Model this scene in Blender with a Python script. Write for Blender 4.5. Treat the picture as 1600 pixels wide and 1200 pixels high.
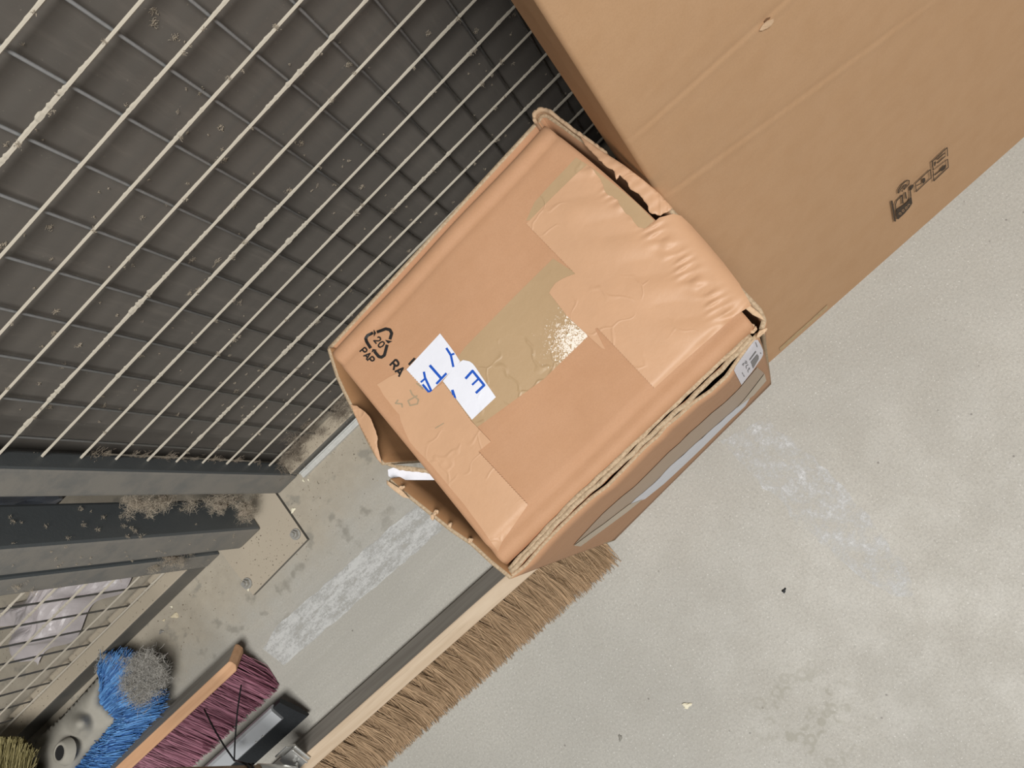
import bpy, bmesh, math, random
import numpy as np
from mathutils import Vector, Matrix
from mathutils.geometry import delaunay_2d_cdt

for o in list(bpy.data.objects):
    bpy.data.objects.remove(o)
SC = bpy.context.scene
COL = SC.collection

# ------------------------------------------------------------------ camera
# world: X runs along the cage, Y runs from the open floor towards the cage, Z up; metres
H = 1.15                                   # camera height
F = 1250.0                                 # focal length in pixels of the 1600 px wide frame
CA = np.array([0.71978757, -0.67674116, -0.15468436])   # world X seen in camera axes (right, down, forward)
CB = np.array([0.61802295, 0.72617752, -0.30118738])    # world -Y
CG = np.array([0.3161542, 0.12119244, 0.94093513])      # world -Z
cam_data = bpy.data.cameras.new('camera')
cam = bpy.data.objects.new('camera', cam_data)
COL.objects.link(cam)
right = Vector((CA[0], -CB[0], -CG[0]))
down = Vector((CA[1], -CB[1], -CG[1]))
fwd = Vector((CA[2], -CB[2], -CG[2]))
M = Matrix((right, -down, -fwd)).transposed().to_4x4()
M.translation = Vector((0, 0, H))
cam.matrix_world = M
cam_data.sensor_width = 36.0
cam_data.lens = 36.0 * F / 1600.0
cam_data.clip_start = 0.01
SC.camera = cam

# ------------------------------------------------------------------ light
SC.view_settings.view_transform = 'Standard'
SC.view_settings.look = 'None'
SC.view_settings.gamma = 1.0
SC.view_settings.use_curve_mapping = False
SC.view_settings.exposure = 0.0
world = bpy.data.worlds.new('hall_light')
SC.world = world
world.use_nodes = True
world.node_tree.nodes['Background'].inputs[0].default_value = (0.98, 0.99, 1.0, 1)
world.node_tree.nodes['Background'].inputs[1].default_value = 0.075


def area(name, loc, target, sx, sy, power, color=(1, 1, 1)):
    l = bpy.data.lights.new(name, 'AREA')
    l.shape = 'RECTANGLE'
    l.size, l.size_y = sx, sy
    l.energy = power
    l.color = color
    o = bpy.data.objects.new(name, l)
    COL.objects.link(o)
    o.location = loc
    o.rotation_euler = (Vector(target) - Vector(loc)).to_track_quat('-Z', 'Y').to_euler()
    return o


area('skylight', (0.15, -1.3, 4.2), (-0.1, 0.1, 0.0), 2.0, 1.2, 208, (1.0, 0.985, 0.96))


# ------------------------------------------------------------------ measuring
def ray(x, y):
    return np.array([x - 800.0, y - 600.0, F])


def at(x, y, z=0.0):
    """point of the horizontal plane at height z that the photograph shows at pixel x, y"""
    d = ray(x, y)
    q = d * ((H - z) / (d @ CG))
    return Vector((q @ CA, -(q @ CB), z))


def wall_at(x, y, Y):
    """point of the upright plane y = Y"""
    d = ray(x, y)
    q = d * (-Y / (d @ CB))
    return Vector((q @ CA, Y, H - q @ CG))


LEAN = math.tan(math.radians(16))
BIG_Y0 = 0.135


def lean_at(x, y):
    """point on the leaning front of the tall carton"""
    d = ray(x, y)
    s = (-BIG_Y0 - LEAN * H) / (d @ CB - LEAN * (d @ CG))
    q = d * s
    return Vector((q @ CA, -(q @ CB), H - q @ CG))


# ------------------------------------------------------------------ objects
def link(name, me, mat=None, parent=None, smooth=False):
    o = bpy.data.objects.new(name, me)
    COL.objects.link(o)
    if mat is not None:
        for m in (mat if isinstance(mat, (list, tuple)) else [mat]):
            me.materials.append(m)
    if parent is not None:
        o.parent = parent
    if smooth:
        for p in me.polygons:
            p.use_smooth = True
    return o


def mesh(name, verts, faces):
    me = bpy.data.meshes.new(name)
    me.from_pydata([tuple(v) for v in verts], [], faces)
    me.update()
    return me


def from_bm(name, bm, mat=None, parent=None, smooth=False):
    bmesh.ops.recalc_face_normals(bm, faces=bm.faces)
    me = bpy.data.meshes.new(name)
    bm.to_mesh(me)
    bm.free()
    return link(name, me, mat, parent, smooth)


def thing(name, label, cat, group=None, loc=(0, 0, 0)):
    o = bpy.data.objects.new(name, None)
    COL.objects.link(o)
    o.empty_display_size = 0.05
    o.location = loc
    return tag(o, label, cat, group)


def tag(o, label=None, cat=None, group=None, kind=None):
    if label: o['label'] = label
    if cat: o['category'] = cat
    if group: o['group'] = group
    if kind: o['kind'] = kind
    return o


def add_box(bm, c, s, rot=None, bevel=0.0):
    r = bmesh.ops.create_cube(bm, size=1.0)
    vs = r['verts']
    for v in vs:
        v.co = Vector((v.co.x * s[0], v.co.y * s[1], v.co.z * s[2]))
    if bevel > 0:
        es = list({e for v in vs for e in v.link_edges})
        b = bmesh.ops.bevel(bm, geom=es, offset=bevel, segments=2, affect='EDGES', profile=0.6)
        vs = list({v for f in b['faces'] for v in f.verts} | {v for v in vs if v.is_valid})
    m = Matrix.Translation(Vector(c))
    if rot is not None:
        m = m @ rot
    bmesh.ops.transform(bm, matrix=m, verts=vs)
    return vs


def box(name, lo, hi, mat, parent=None, bevel=0.0, rot=None):
    bm = bmesh.new()
    lo, hi = Vector(lo), Vector(hi)
    add_box(bm, (lo + hi) / 2, hi - lo, rot, bevel)
    return from_bm(name, bm, mat, parent)


def tube_mesh(name, pts, radius, sides=8, cap=True):
    """round rod along pts; radius number or list"""
    n = len(pts)
    rad = radius if isinstance(radius, (list, tuple)) else [radius] * n
    V, Fc = [], []
    pts = [Vector(p) for p in pts]
    u = None
    for i, p in enumerate(pts):
        t = (pts[min(i + 1, n - 1)] - pts[max(i - 1, 0)]).normalized()
        if u is None:
            u = t.orthogonal().normalized()
        u = (u - t * u.dot(t)).normalized()
        w = t.cross(u)
        for k in range(sides):
            a = 2 * math.pi * k / sides
            V.append(p + (u * math.cos(a) + w * math.sin(a)) * rad[i])
    for i in range(n - 1):
        for k in range(sides):
            a, b = i * sides + k, i * sides + (k + 1) % sides
            Fc.append((a, b, b + sides, a + sides))
    if cap:
        Fc.append(tuple(range(sides))[::-1])
        Fc.append(tuple(range((n - 1) * sides, n * sides)))
    return mesh(name, V, Fc)


def tube(name, pts, radius, mat, parent=None, sides=8):
    return link(name, tube_mesh(name, pts, radius, sides), mat, parent, smooth=True)


def grid_mesh(name, P):
    """P[i][j] points"""
    n, m = len(P), len(P[0])
    V = [p for row in P for p in row]
    Fc = [(i * m + j, i * m + j + 1, (i + 1) * m + j + 1, (i + 1) * m + j) for i in range(n - 1) for j in range(m - 1)]
    return mesh(name, V, Fc)


def shell(name, P, thick, mat, parent=None, edge=None, smooth=True, offset=-1.0):
    me = grid_mesh(name, P)
    o = link(name, me, [mat] + ([edge] if edge else []), parent, smooth)
    if thick:
        s = o.modifiers.new('thickness', 'SOLIDIFY')
        s.thickness = thick
        s.offset = offset
        if edge:
            s.material_offset_rim = 1
    return o


def resample(pts, n):
    pts = [Vector(p) for p in pts]
    d = [0.0]
    for a, b in zip(pts, pts[1:]):
        d.append(d[-1] + (b - a).length)
    out = []
    k = 0
    for i in range(n):
        s = d[-1] * i / (n - 1)
        while k < len(d) - 2 and s > d[k + 1]:
            k += 1
        f = (s - d[k]) / max(1e-9, d[k + 1] - d[k])
        out.append(pts[k].lerp(pts[k + 1], min(1, max(0, f))))
    return out


def sheet(name, poly, place, mat, parent=None, step=None, thick=0.0, smooth=True):
    """fill a 2D outline, optionally with a fine inner grid, and place(u, v) -> 3D point"""
    pts = [Vector((p[0], p[1])) for p in poly]
    edges = [(i, (i + 1) % len(pts)) for i in range(len(pts))]
    if step:
        # densify the border
        dp = []
        for i, p in enumerate(pts):
            q = pts[(i + 1) % len(pts)]
            n = max(1, int((q - p).length / step))
            for k in range(n):
                dp.append(p.lerp(q, k / n))
        pts = dp
        edges = [(i, (i + 1) % len(pts)) for i in range(len(pts))]
        xs = [p.x for p in pts]
        ys = [p.y for p in pts]
        nb = len(pts)
        A = np.array([(p.x, p.y) for p in pts])
        B = np.roll(A, -1, 0)
        gx = np.arange(min(xs) + step / 2, max(xs), step)
        gy = np.arange(min(ys) + step / 2, max(ys), step)
        for x in gx:
            for y in gy:
                cond = ((A[:, 1] > y) != (B[:, 1] > y))
                with np.errstate(divide='ignore', invalid='ignore'):
                    xi = A[:, 0] + (y - A[:, 1]) * (B[:, 0] - A[:, 0]) / (B[:, 1] - A[:, 1])
                if (np.sum(cond & (xi > x)) % 2) == 1:
                    if np.min((A[:, 0] - x) ** 2 + (A[:, 1] - y) ** 2) > (0.45 * step) ** 2:
                        pts.append(Vector((x, y)))
    res = delaunay_2d_cdt(pts, edges, [], 1, 1e-7)
    V2, Fc = res[0], res[2]
    me = mesh(name, [place(v.x, v.y) for v in V2], [tuple(f) for f in Fc])
    bm = bmesh.new()
    bm.from_mesh(me)
    bmesh.ops.recalc_face_normals(bm, faces=bm.faces)
    bm.to_mesh(me)
    bm.free()
    o = link(name, me, mat, parent, smooth)
    if thick:
        s = o.modifiers.new('thickness', 'SOLIDIFY')
        s.thickness = thick
        s.offset = 0
    return o


def strokes(name, lines, place, mat, parent=None):
    """flat print: (points, width) polylines and (points, None) filled polygons joined into one mesh"""
    V, Fc = [], []

    def quad(a, b, w):
        a, b = Vector(a), Vector(b)
        d = (b - a).normalized()
        n = Vector((-d.y, d.x)) * (w / 2)
        k = len(V)
        V.extend([a + n, b + n, b - n, a - n])
        Fc.append((k, k + 1, k + 2, k + 3))

    for pts, w in lines:
        if w is None:
            P = [Vector(p) for p in pts]
            r = delaunay_2d_cdt(P, [(i, (i + 1) % len(P)) for i in range(len(P))], [], 1, 1e-7)
            k = len(V)
            V.extend(r[0])
            Fc.extend([tuple(i + k for i in f) for f in r[2]])
        else:
            for a, b in zip(pts, pts[1:]):
                quad(a, b, w)
            for p in pts[1:-1]:
                k = len(V)
                for q in range(8):
                    an = 2 * math.pi * q / 8
                    V.append(Vector(p) + Vector((math.cos(an), math.sin(an))) * (w / 2))
                Fc.append(tuple(range(k, k + 8)))
    me = mesh(name, [place(v.x, v.y) for v in V], Fc)
    return link(name, me, mat, parent)


GLYPH = {
    'P': [[(0, 0), (0, 1)], [(0, 1), (.5, 1), (.7, .93), (.78, .75), (.7, .56), (.5, .48), (0, .48)]],
    'A': [[(0, 0), (.43, 1), (.86, 0)], [(.15, .32), (.71, .32)]],
    'R': [[(0, 0), (0, 1)], [(0, 1), (.5, 1), (.7, .93), (.78, .75), (.7, .56), (.5, .48), (0, .48)], [(.42, .48), (.82, 0)]],
    '2': [[(.02, .72), (.1, .92), (.33, 1), (.58, .93), (.66, .73), (.55, .5), (.02, .02), (.7, .02)]],
    '0': [[(.35, 1), (.1, .88), (0, .5), (.1, .12), (.35, 0), (.6, .12), (.7, .5), (.6, .88), (.35, 1)]],
}


def letters(text, org, adv, up, width, gap=1.15, wid=1.0):
    out = []
    o, a_, u_ = Vector(org), Vector(adv), Vector(up)
    for ch in text:
        for st in GLYPH[ch]:
            out.append(([tuple(o + a_ * (x * wid) + u_ * y) for x, y in st], width))
        o = o + a_ * gap
    return out


def serrate(a, b, tooth, depth):
    a, b = Vector(a), Vector(b)
    n = max(2, int((b - a).length / tooth))
    d = (b - a).normalized()
    nn = Vector((-d.y, d.x))
    out = []
    for i in range(n):
        out.append(tuple(a.lerp(b, i / n)))
        out.append(tuple(a.lerp(b, (i + 0.5) / n) + nn * depth))
    return out


def ragged(pts, tooth, amp, seed):
    r = random.Random(seed)
    out = []
    for a, b in zip(pts, pts[1:]):
        a, b = Vector(a), Vector(b)
        n = max(1, int((b - a).length / tooth))
        d = (b - a).normalized()
        nn = Vector((-d.y, d.x))
        for i in range(n):
            p = a.lerp(b, i / n)
            out.append(tuple(p + nn * r.uniform(-amp, amp) if i else p))
    out.append(tuple(pts[-1]))
    return out


# ------------------------------------------------------------------ materials
class NT:
    def __init__(self, name):
        self.m = bpy.data.materials.new(name)
        self.m.use_nodes = True
        self.t = self.m.node_tree
        self.b = self.t.nodes['Principled BSDF']
        self.tc = self.t.nodes.new('ShaderNodeTexCoord')

    def n(self, typ, **kw):
        nd = self.t.nodes.new(typ)
        for k, v in kw.items():
            if hasattr(nd, k) and k not in nd.inputs.keys():
                setattr(nd, k, v)
            else:
                self.set(nd.inputs[k], v)
        return nd

    def set(self, sock, v):
        if isinstance(v, bpy.types.NodeSocket):
            self.t.links.new(v, sock)
        elif isinstance(v, tuple) and len(v) == 3 and sock.type == 'RGBA':
            sock.default_value = (*v, 1)
        else:
            sock.default_value = v

    def obj(self, scale=(1, 1, 1), rot=(0, 0, 0)):
        mp = self.n('ShaderNodeMapping')
        self.t.links.new(self.tc.outputs['Object'], mp.inputs[0])
        mp.inputs['Scale'].default_value = scale
        mp.inputs['Rotation'].default_value = rot
        return mp.outputs[0]

    def noise(self, scale, detail=4.0, rough=0.55, vec=None, dist=0.0):
        nd = self.n('ShaderNodeTexNoise')
        nd.inputs['Scale'].default_value = scale
        nd.inputs['Detail'].default_value = detail
        nd.inputs['Roughness'].default_value = rough
        nd.inputs['Distortion'].default_value = dist
        self.t.links.new(vec if vec is not None else self.tc.outputs['Object'], nd.inputs['Vector'])
        return nd.outputs[0]

    def step(self, v, lo, hi, a=0.0, b=1.0):
        nd = self.n('ShaderNodeMapRange')
        nd.interpolation_type = 'SMOOTHSTEP'
        self.set(nd.inputs[0], v)
        for i, q in enumerate((lo, hi, a, b)):
            self.set(nd.inputs[i + 1], q)
        return nd.outputs[0]

    def math(self, op, a, b=0.0, c=0.0):
        nd = self.n('ShaderNodeMath')
        nd.operation = op
        self.set(nd.inputs[0], a)
        self.set(nd.inputs[1], b)
        self.set(nd.inputs[2], c)
        return nd.outputs[0]

    def mix(self, fac, a, b, blend='MIX'):
        nd = self.n('ShaderNodeMix')
        nd.data_type = 'RGBA'
        nd.blend_type = blend
        self.set(nd.inputs[0], fac)
        self.set(nd.inputs[6], a if not (isinstance(a, tuple)) else (*a[:3], 1))
        self.set(nd.inputs[7], b if not (isinstance(b, tuple)) else (*b[:3], 1))
        return nd.outputs[2]

    def bump(self, h, strength=0.3, dist=0.002, prev=None):
        nd = self.n('ShaderNodeBump')
        nd.inputs['Strength'].default_value = strength
        nd.inputs['Distance'].default_value = dist
        self.set(nd.inputs['Height'], h)
        if prev is not None:
            self.set(nd.inputs['Normal'], prev)
        self.t.links.new(nd.outputs[0], self.b.inputs['Normal'])
        return nd.outputs[0]

    def out(self, color=None, rough=None, metal=None, spec=None, **kw):
        if color is not None: self.set(self.b.inputs['Base Color'], (*color, 1) if isinstance(color, tuple) and len(color) == 3 else color)
        if rough is not None: self.set(self.b.inputs['Roughness'], rough)
        if metal is not None: self.set(self.b.inputs['Metallic'], metal)
        if spec is not None: self.set(self.b.inputs['Specular IOR Level'], spec)
        for k, v in kw.items():
            self.set(self.b.inputs[k], v)
        return self.m


def plain(name, col, rough=0.6, metal=0.0, var=0.12, scale=60.0, bump=0.0, spec=0.3):
    t = NT(name)
    n = t.noise(scale, 5)
    c = t.mix(n, tuple(x * (1 - var) for x in col), tuple(min(1, x * (1 + var)) for x in col))
    if bump:
        t.bump(n, bump, 0.001)
    return t.out(c, rough, metal, spec)


def kraft(name, col, flute_axis=0, spec=0.15):
    t = NT(name)
    big = t.noise(6, 4)
    mid = t.noise(38, 5, 0.6)
    s = [60, 60, 60]
    s[flute_axis] = 4
    fl = t.noise(1.0, 5, 0.7, t.obj(tuple(s)))
    fine = t.noise(700, 2)
    c = t.mix(big, tuple(x * 0.93 for x in col), tuple(min(1, x * 1.06) for x in col))
    c = t.mix(t.step(mid, 0.3, 0.75, 0, 0.5), c, (col[0] * 0.90, col[1] * 0.86, col[2] * 0.80))
    c = t.mix(t.step(fl, 0.35, 0.8, 0, 0.30), c, (col[0] * 1.08, col[1] * 1.08, col[2] * 1.06))
    c = t.mix(t.step(fine, 0.35, 0.7, 0, 0.22), c, (col[0] * 0.8, col[1] * 0.78, col[2] * 0.75))
    b = t.bump(fl, 0.10, 0.0015)
    b = t.bump(mid, 0.10, 0.003, b)
    t.bump(fine, 0.06, 0.0006, b)
    return t.out(c, 0.62, 0, spec)


KRAFT_TOP = (0.500, 0.283, 0.163)
M_box = kraft('kraft_board', KRAFT_TOP, 0)
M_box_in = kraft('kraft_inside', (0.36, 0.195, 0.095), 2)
M_big = kraft('tall_carton_board', (0.485, 0.302, 0.172), 0)


def edge_mat():
    t = NT('corrugated_edge')
    n = t.noise(1.0, 3, 0.6, t.obj((420, 420, 420)))
    c = t.mix(t.step(n, 0.3, 0.7), (0.36, 0.265, 0.17), (0.52, 0.40, 0.27))
    t.bump(n, 0.3, 0.001)
    return t.out(c, 0.85, 0, 0.1)


M_edge = edge_mat()
M_torn = plain('torn_board', (0.60, 0.42, 0.27), 0.9, 0, 0.25, 300, 0.5, 0.05)


def tape_mat(name, col, rough=0.42, flecks=None, wr=0.35):
    t = NT(name)
    v = t.n('ShaderNodeTexVoronoi')
    v.feature = 'DISTANCE_TO_EDGE'
    v.inputs['Scale'].default_value = 24
    dn = t.noise(18, 3)
    ad = t.n('ShaderNodeVectorMath')
    ad.operation = 'ADD'
    t.t.links.new(t.tc.outputs['Object'], ad.inputs[0])
    sc = t.n('ShaderNodeVectorMath')
    sc.operation = 'SCALE'
    nn = t.n('ShaderNodeTexNoise')
    nn.inputs['Scale'].default_value = 22
    t.t.links.new(t.tc.outputs['Object'], nn.inputs['Vector'])
    t.t.links.new(nn.outputs['Color'], sc.inputs[0])
    sc.inputs['Scale'].default_value = 0.06
    t.t.links.new(sc.outputs[0], ad.inputs[1])
    t.t.links.new(ad.outputs[0], v.inputs['Vector'])
    ridge = t.step(v.outputs['Distance'], 0.0, 0.05, 1.0, 0.0)
    gate = t.step(dn, 0.50, 0.62)
    ridge = t.math('MULTIPLY', ridge, gate)
    big = t.noise(45, 4, 0.6)
    c = t.mix(big, tuple(x * 0.94 for x in col), tuple(x * 1.05 for x in col))
    b = t.bump(ridge, wr, 0.003)
    t.bump(big, 0.25, 0.0025, b)
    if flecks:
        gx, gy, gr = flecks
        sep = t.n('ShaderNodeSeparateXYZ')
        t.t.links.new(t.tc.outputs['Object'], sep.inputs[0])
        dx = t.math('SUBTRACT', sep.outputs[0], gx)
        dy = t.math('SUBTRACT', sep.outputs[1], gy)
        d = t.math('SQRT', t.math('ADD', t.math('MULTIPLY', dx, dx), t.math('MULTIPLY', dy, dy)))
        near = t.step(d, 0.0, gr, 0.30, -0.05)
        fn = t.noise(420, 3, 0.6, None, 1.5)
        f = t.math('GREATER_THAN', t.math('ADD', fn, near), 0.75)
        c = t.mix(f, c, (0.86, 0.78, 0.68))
    return t.out(c, rough, 0, 0.4)


M_paper = tape_mat('brown_paper_tape', (0.560, 0.335, 0.196), 0.50, None, 0.2)
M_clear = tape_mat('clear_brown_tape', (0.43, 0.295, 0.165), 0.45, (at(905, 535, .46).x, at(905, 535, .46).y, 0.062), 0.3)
M_white = tape_mat('white_tape', (0.76, 0.77, 0.83), 0.35, None, 0.25)
M_blue = plain('blue_print', (0.012, 0.085, 0.46), 0.5, 0, 0.1)
M_black = plain('black_print', (0.016, 0.014, 0.013), 0.6, 0, 0.1)
M_faded = plain('faded_print', (0.36, 0.27, 0.17), 0.6, 0, 0.1)
M_bigprint = plain('dark_print', (0.055, 0.038, 0.026), 0.7, 0, 0.3, 500)
M_label = plain('label_paper', (0.80, 0.78, 0.84), 0.45, 0, 0.04)
M_grey = plain('grey_print', (0.24, 0.23, 0.23), 0.6, 0, 0.1)
M_fronttape = plain('clear_tape', (0.47, 0.37, 0.25), 0.3, 0, 0.1, 30, 0.1, 0.5)
M_frontband = plain('clear_tape_film', (0.37, 0.25, 0.155), 0.35, 0, 0.08, 30, 0.1, 0.4)
M_frontlabel = plain('white_label', (0.70, 0.72, 0.78), 0.4, 0, 0.12, 90)
M_dust = plain('grey_dust', (0.43, 0.37, 0.29), 1.0, 0, 0.3, 400, 0, 0.0)
M_dustdark = plain('dark_dust', (0.25, 0.21, 0.165), 1.0, 0, 0.3, 400, 0, 0.0)


def steel(name, base, dust, up0, up1, side, rough=0.45):
    """painted steel; dust settled on what faces up, a film on the rest"""
    t = NT(name)
    g = t.n('ShaderNodeNewGeometry')
    sep = t.n('ShaderNodeSeparateXYZ')
    t.t.links.new(g.outputs['True Normal'], sep.inputs[0])
    n = t.noise(26, 6, 0.65)
    f = t.noise(240, 4, 0.7)
    upm = t.step(t.math('ADD', sep.outputs[2], t.math('MULTIPLY', t.math('SUBTRACT', n, 0.5), 0.7)), up0, up1)
    sd = t.math('MULTIPLY', t.step(sep.outputs[1], -0.5, -0.95), side)      # film on the face towards the hall
    sd = t.math('MULTIPLY', sd, t.step(n, 0.25, 0.6, 0.45, 1.0))
    fac = t.math('MAXIMUM', upm, sd)
    speck = t.step(f, 0.66, 0.74, 0, 0.55)
    fac = t.math('MAXIMUM', fac, speck)
    c = t.mix(fac, base, dust)
    t.bump(f, 0.25, 0.001)
    return t.out(c, t.step(fac, 0, 1, rough, 0.95), 0, 0.3)


M_post = steel('dusty_grey_paint', (0.125, 0.140, 0.147), (0.325, 0.295, 0.252), 0.45, 0.9, 0.66)
M_rail = steel('rail_paint', (0.080, 0.088, 0.092), (0.40, 0.345, 0.265), 0.25, 0.7, 0.25)
M_plate = steel('foot_plate_paint', (0.10, 0.10, 0.095), (0.42, 0.365, 0.285), 0.1, 0.6, 0.2)
M_wireh = steel('dusty_wire', (0.28, 0.28, 0.27), (0.50, 0.455, 0.375), -0.75, 0.05, 0.6)
M_wirev = steel('zinc_wire', (0.33, 0.345, 0.36), (0.42, 0.39, 0.34), 0.4, 0.9, 0.15, 0.4)
M_bolt = plain('zinc_bolt', (0.42, 0.41, 0.38), 0.5, 0.5, 0.2, 200)


def board_mat():
    t = NT('dusty_dark_board')
    n = t.noise(9, 6, 0.65)
    st = t.noise(1.0, 5, 0.7, t.obj((60, 60, 7), (0, 0.5, 0)))
    f = t.noise(210, 3, 0.7)
    c = t.mix(n, (0.105, 0.097, 0.087), (0.165, 0.150, 0.132))
    c = t.mix(t.step(st, 0.5, 0.8, 0, 0.35), c, (0.23, 0.205, 0.178))
    c = t.mix(t.step(f, 0.68, 0.76, 0, 0.5), c, (0.30, 0.26, 0.21))
    t.bump(st, 0.2, 0.002)
    return t.out(c, 0.8, 0, 0.2)


M_board = board_mat()


def floor_mat():
    t = NT('worn_concrete')
    sep = t.n('ShaderNodeSeparateXYZ')
    t.t.links.new(t.tc.outputs['Object'], sep.inputs[0])
    X, Y = sep.outputs[0], sep.outputs[1]
    big = t.noise(2.2, 5, 0.6)
    mid = t.noise(14, 6, 0.65)
    fine = t.noise(300, 4, 0.75)
    grit = t.noise(420, 2, 0.6)
    c = t.mix(t.step(big, 0.3, 0.7), (0.385, 0.372, 0.332), (0.478, 0.461, 0.413))
    c = t.mix(t.step(mid, 0.40, 0.75, 0, 0.24), c, (0.40, 0.375, 0.33))
    c = t.mix(t.step(fine, 0.38, 0.74, 0, 0.6), c, (0.285, 0.272, 0.243))
    c = t.mix(t.step(grit, 0.62, 0.72, 0, 0.65), c, (0.70, 0.69, 0.65))
    c = t.mix(t.step(grit, 0.36, 0.29, 0, 0.6), c, (0.26, 0.245, 0.215))
    # trodden grey band in front of the cage, brushed along it
    streak = t.noise(1.0, 5, 0.7, t.obj((3, 45, 1)))
    band = t.math('MULTIPLY', t.step(Y, 0.13, 0.24), 1.0)
    c = t.mix(t.math('MULTIPLY', band, t.step(streak, 0.35, 0.7, 0.25, 0.75)), c, (0.37, 0.355, 0.315))
    # brown dust along the foot of the cage
    edge = t.math('ADD', Y, t.math('MULTIPLY', t.math('SUBTRACT', mid, 0.5), 0.16))
    c = t.mix(t.step(edge, 0.33, 0.47, 0, 0.80), c, t.mix(t.noise(55, 5), (0.31, 0.265, 0.20), (0.47, 0.415, 0.325)))
    blot = t.noise(30, 3, 0.5)
    c = t.mix(t.math('MULTIPLY', t.step(blot, 0.57, 0.68, 0, 0.7), t.step(Y, 0.30, 0.38)), c, (0.24, 0.225, 0.19))
    # dark pores
    v = t.n('ShaderNodeTexVoronoi')
    v.inputs['Scale'].default_value = 38
    t.t.links.new(t.tc.outputs['Object'], v.inputs['Vector'])
    pore = t.math('MULTIPLY', t.step(v.outputs['Distance'], 0.03, 0.075, 1, 0), t.step(t.noise(12, 2), 0.5, 0.6, 0, 0.8))
    c = t.mix(pore, c, (0.17, 0.155, 0.14))
    # dried ring marks
    p = at(1265, 1125)
    dx = t.math('SUBTRACT', X, p.x)
    dy = t.math('SUBTRACT', Y, p.y)
    d = t.math('SQRT', t.math('ADD', t.math('MULTIPLY', dx, dx), t.math('MULTIPLY', dy, dy)))
    ring = t.n('ShaderNodeTexVoronoi')
    ring.inputs['Scale'].default_value = 62
    t.t.links.new(t.tc.outputs['Object'], ring.inputs['Vector'])
    rr = t.math('MULTIPLY', t.step(ring.outputs['Distance'], 0.2, 0.33), t.step(ring.outputs['Distance'], 0.55, 0.42))
    stain = t.math('MULTIPLY', t.math('MULTIPLY', t.step(d, 0.03, 0.10, 0.75, 0), t.step(t.noise(34, 3), 0.46, 0.56)), t.step(rr, 0, 1, 0.25, 1.0))
    c = t.mix(stain, c, (0.315, 0.30, 0.25))
    b = t.bump(fine, 0.22, 0.0015)
    t.bump(mid, 0.12, 0.004, b)
    return t.out(c, t.step(mid, 0.3, 0.7, 0.45, 0.68), 0, 0.35)


M_floor = floor_mat()


def paint_mat(name, col, lo, hi, streak):
    """worn floor paint: bare patches are holes in the film"""
    t = NT(name)
    n = t.noise(1.0, 6, 0.75, t.obj(streak))
    f = t.noise(240, 4, 0.75)
    c = t.mix(f, tuple(x * 0.78 for x in col), col)
    a = t.step(t.math('ADD', t.math('MULTIPLY', n, 0.72), t.math('MULTIPLY', f, 0.28)), lo, hi)
    t.set(t.b.inputs['Alpha'], a)
    return t.out(c, 0.6, 0, 0.3)


M_line = paint_mat('worn_white_paint', (0.60, 0.60, 0.58), 0.30, 0.58, (22, 60, 10))
M_scuff = paint_mat('scratched_white_paint', (0.72, 0.73, 0.73), 0.40, 0.70, (48, 40, 10))


def wood(name, col, dark, axis=0, scale=1.0):
    t = NT(name)
    s = [70 * scale] * 3
    s[axis] = 5 * scale
    n = t.noise(1.0, 5, 0.6, t.obj(tuple(s)), 0.6)
    f = t.noise(1.0, 3, 0.6, t.obj(tuple(q * 4 for q in s)))
    c = t.mix(t.step(n, 0.3, 0.7), dark, col)
    c = t.mix(t.step(f, 0.55, 0.75, 0, 0.3), c, tuple(x * 0.75 for x in dark))
    t.bump(n, 0.1, 0.001)
    return t.out(c, 0.6, 0, 0.25)


M_wood1 = wood('pale_beech', (0.62, 0.50, 0.37), (0.52, 0.40, 0.28))
M_wood2 = wood('warm_beech', (0.66, 0.40, 0.235), (0.56, 0.32, 0.18))
M_woodgrey = wood('dusty_grey_wood', (0.40, 0.37, 0.33), (0.30, 0.275, 0.24))
M_pole = wood('pole_wood', (0.38, 0.27, 0.18), (0.27, 0.19, 0.12), 2)


def hair(name, a, b, rough=0.55, spec=0.3):
    t = NT(name)
    g = t.n('ShaderNodeNewGeometry')
    c = t.mix(g.outputs['Random Per Island'], a, b)
    return t.out(c, rough, 0, spec)


M_coir = hair('coir_bristle', (0.20, 0.125, 0.065), (0.60, 0.42, 0.26))
M_purple = hair('purple_bristle', (0.085, 0.017, 0.032), (0.43, 0.19, 0.25), 0.4, 0.4)
M_bluebr = hair('blue_bristle', (0.015, 0.07, 0.26), (0.15, 0.37, 0.72), 0.45)
M_olive = hair('straw_bristle', (0.11, 0.09, 0.03), (0.36, 0.31, 0.15), 0.7)
M_plastic = plain('dusty_grey_plastic', (0.36, 0.34, 0.29), 0.8, 0, 0.22, 40, 0.15)
M_socket_shade = plain('socket_shade', (0.02, 0.02, 0.02), 0.8)
M_alu = plain('aluminium', (0.56, 0.58, 0.60), 0.42, 0.4, 0.08, 40)
M_rubber = plain('black_rubber', (0.014, 0.016, 0.018), 0.6, 0, 0.3, 300, 0.3)
M_zinc = plain('zinc_clamp', (0.62, 0.62, 0.60), 0.35, 0.8, 0.1, 60)
M_cord = plain('black_cord', (0.012, 0.012, 0.013), 0.5)
M_bag = plain('film', (0.60, 0.55, 0.55), 0.35, 0, 0.2, 30, 0.4, 0.5)
M_strip = plain('pale_metal', (0.60, 0.60, 0.57), 0.45, 0.2, 0.2, 150)
M_flake = plain('cream_flake', (0.80, 0.75, 0.58), 0.7, 0, 0.1)
M_chip = plain('pale_chip', (0.62, 0.54, 0.38), 0.8, 0, 0.2)
M_lint = plain('pale_lint', (0.50, 0.48, 0.44), 1.0, 0, 0.2, 300, 0, 0.0)
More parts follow.
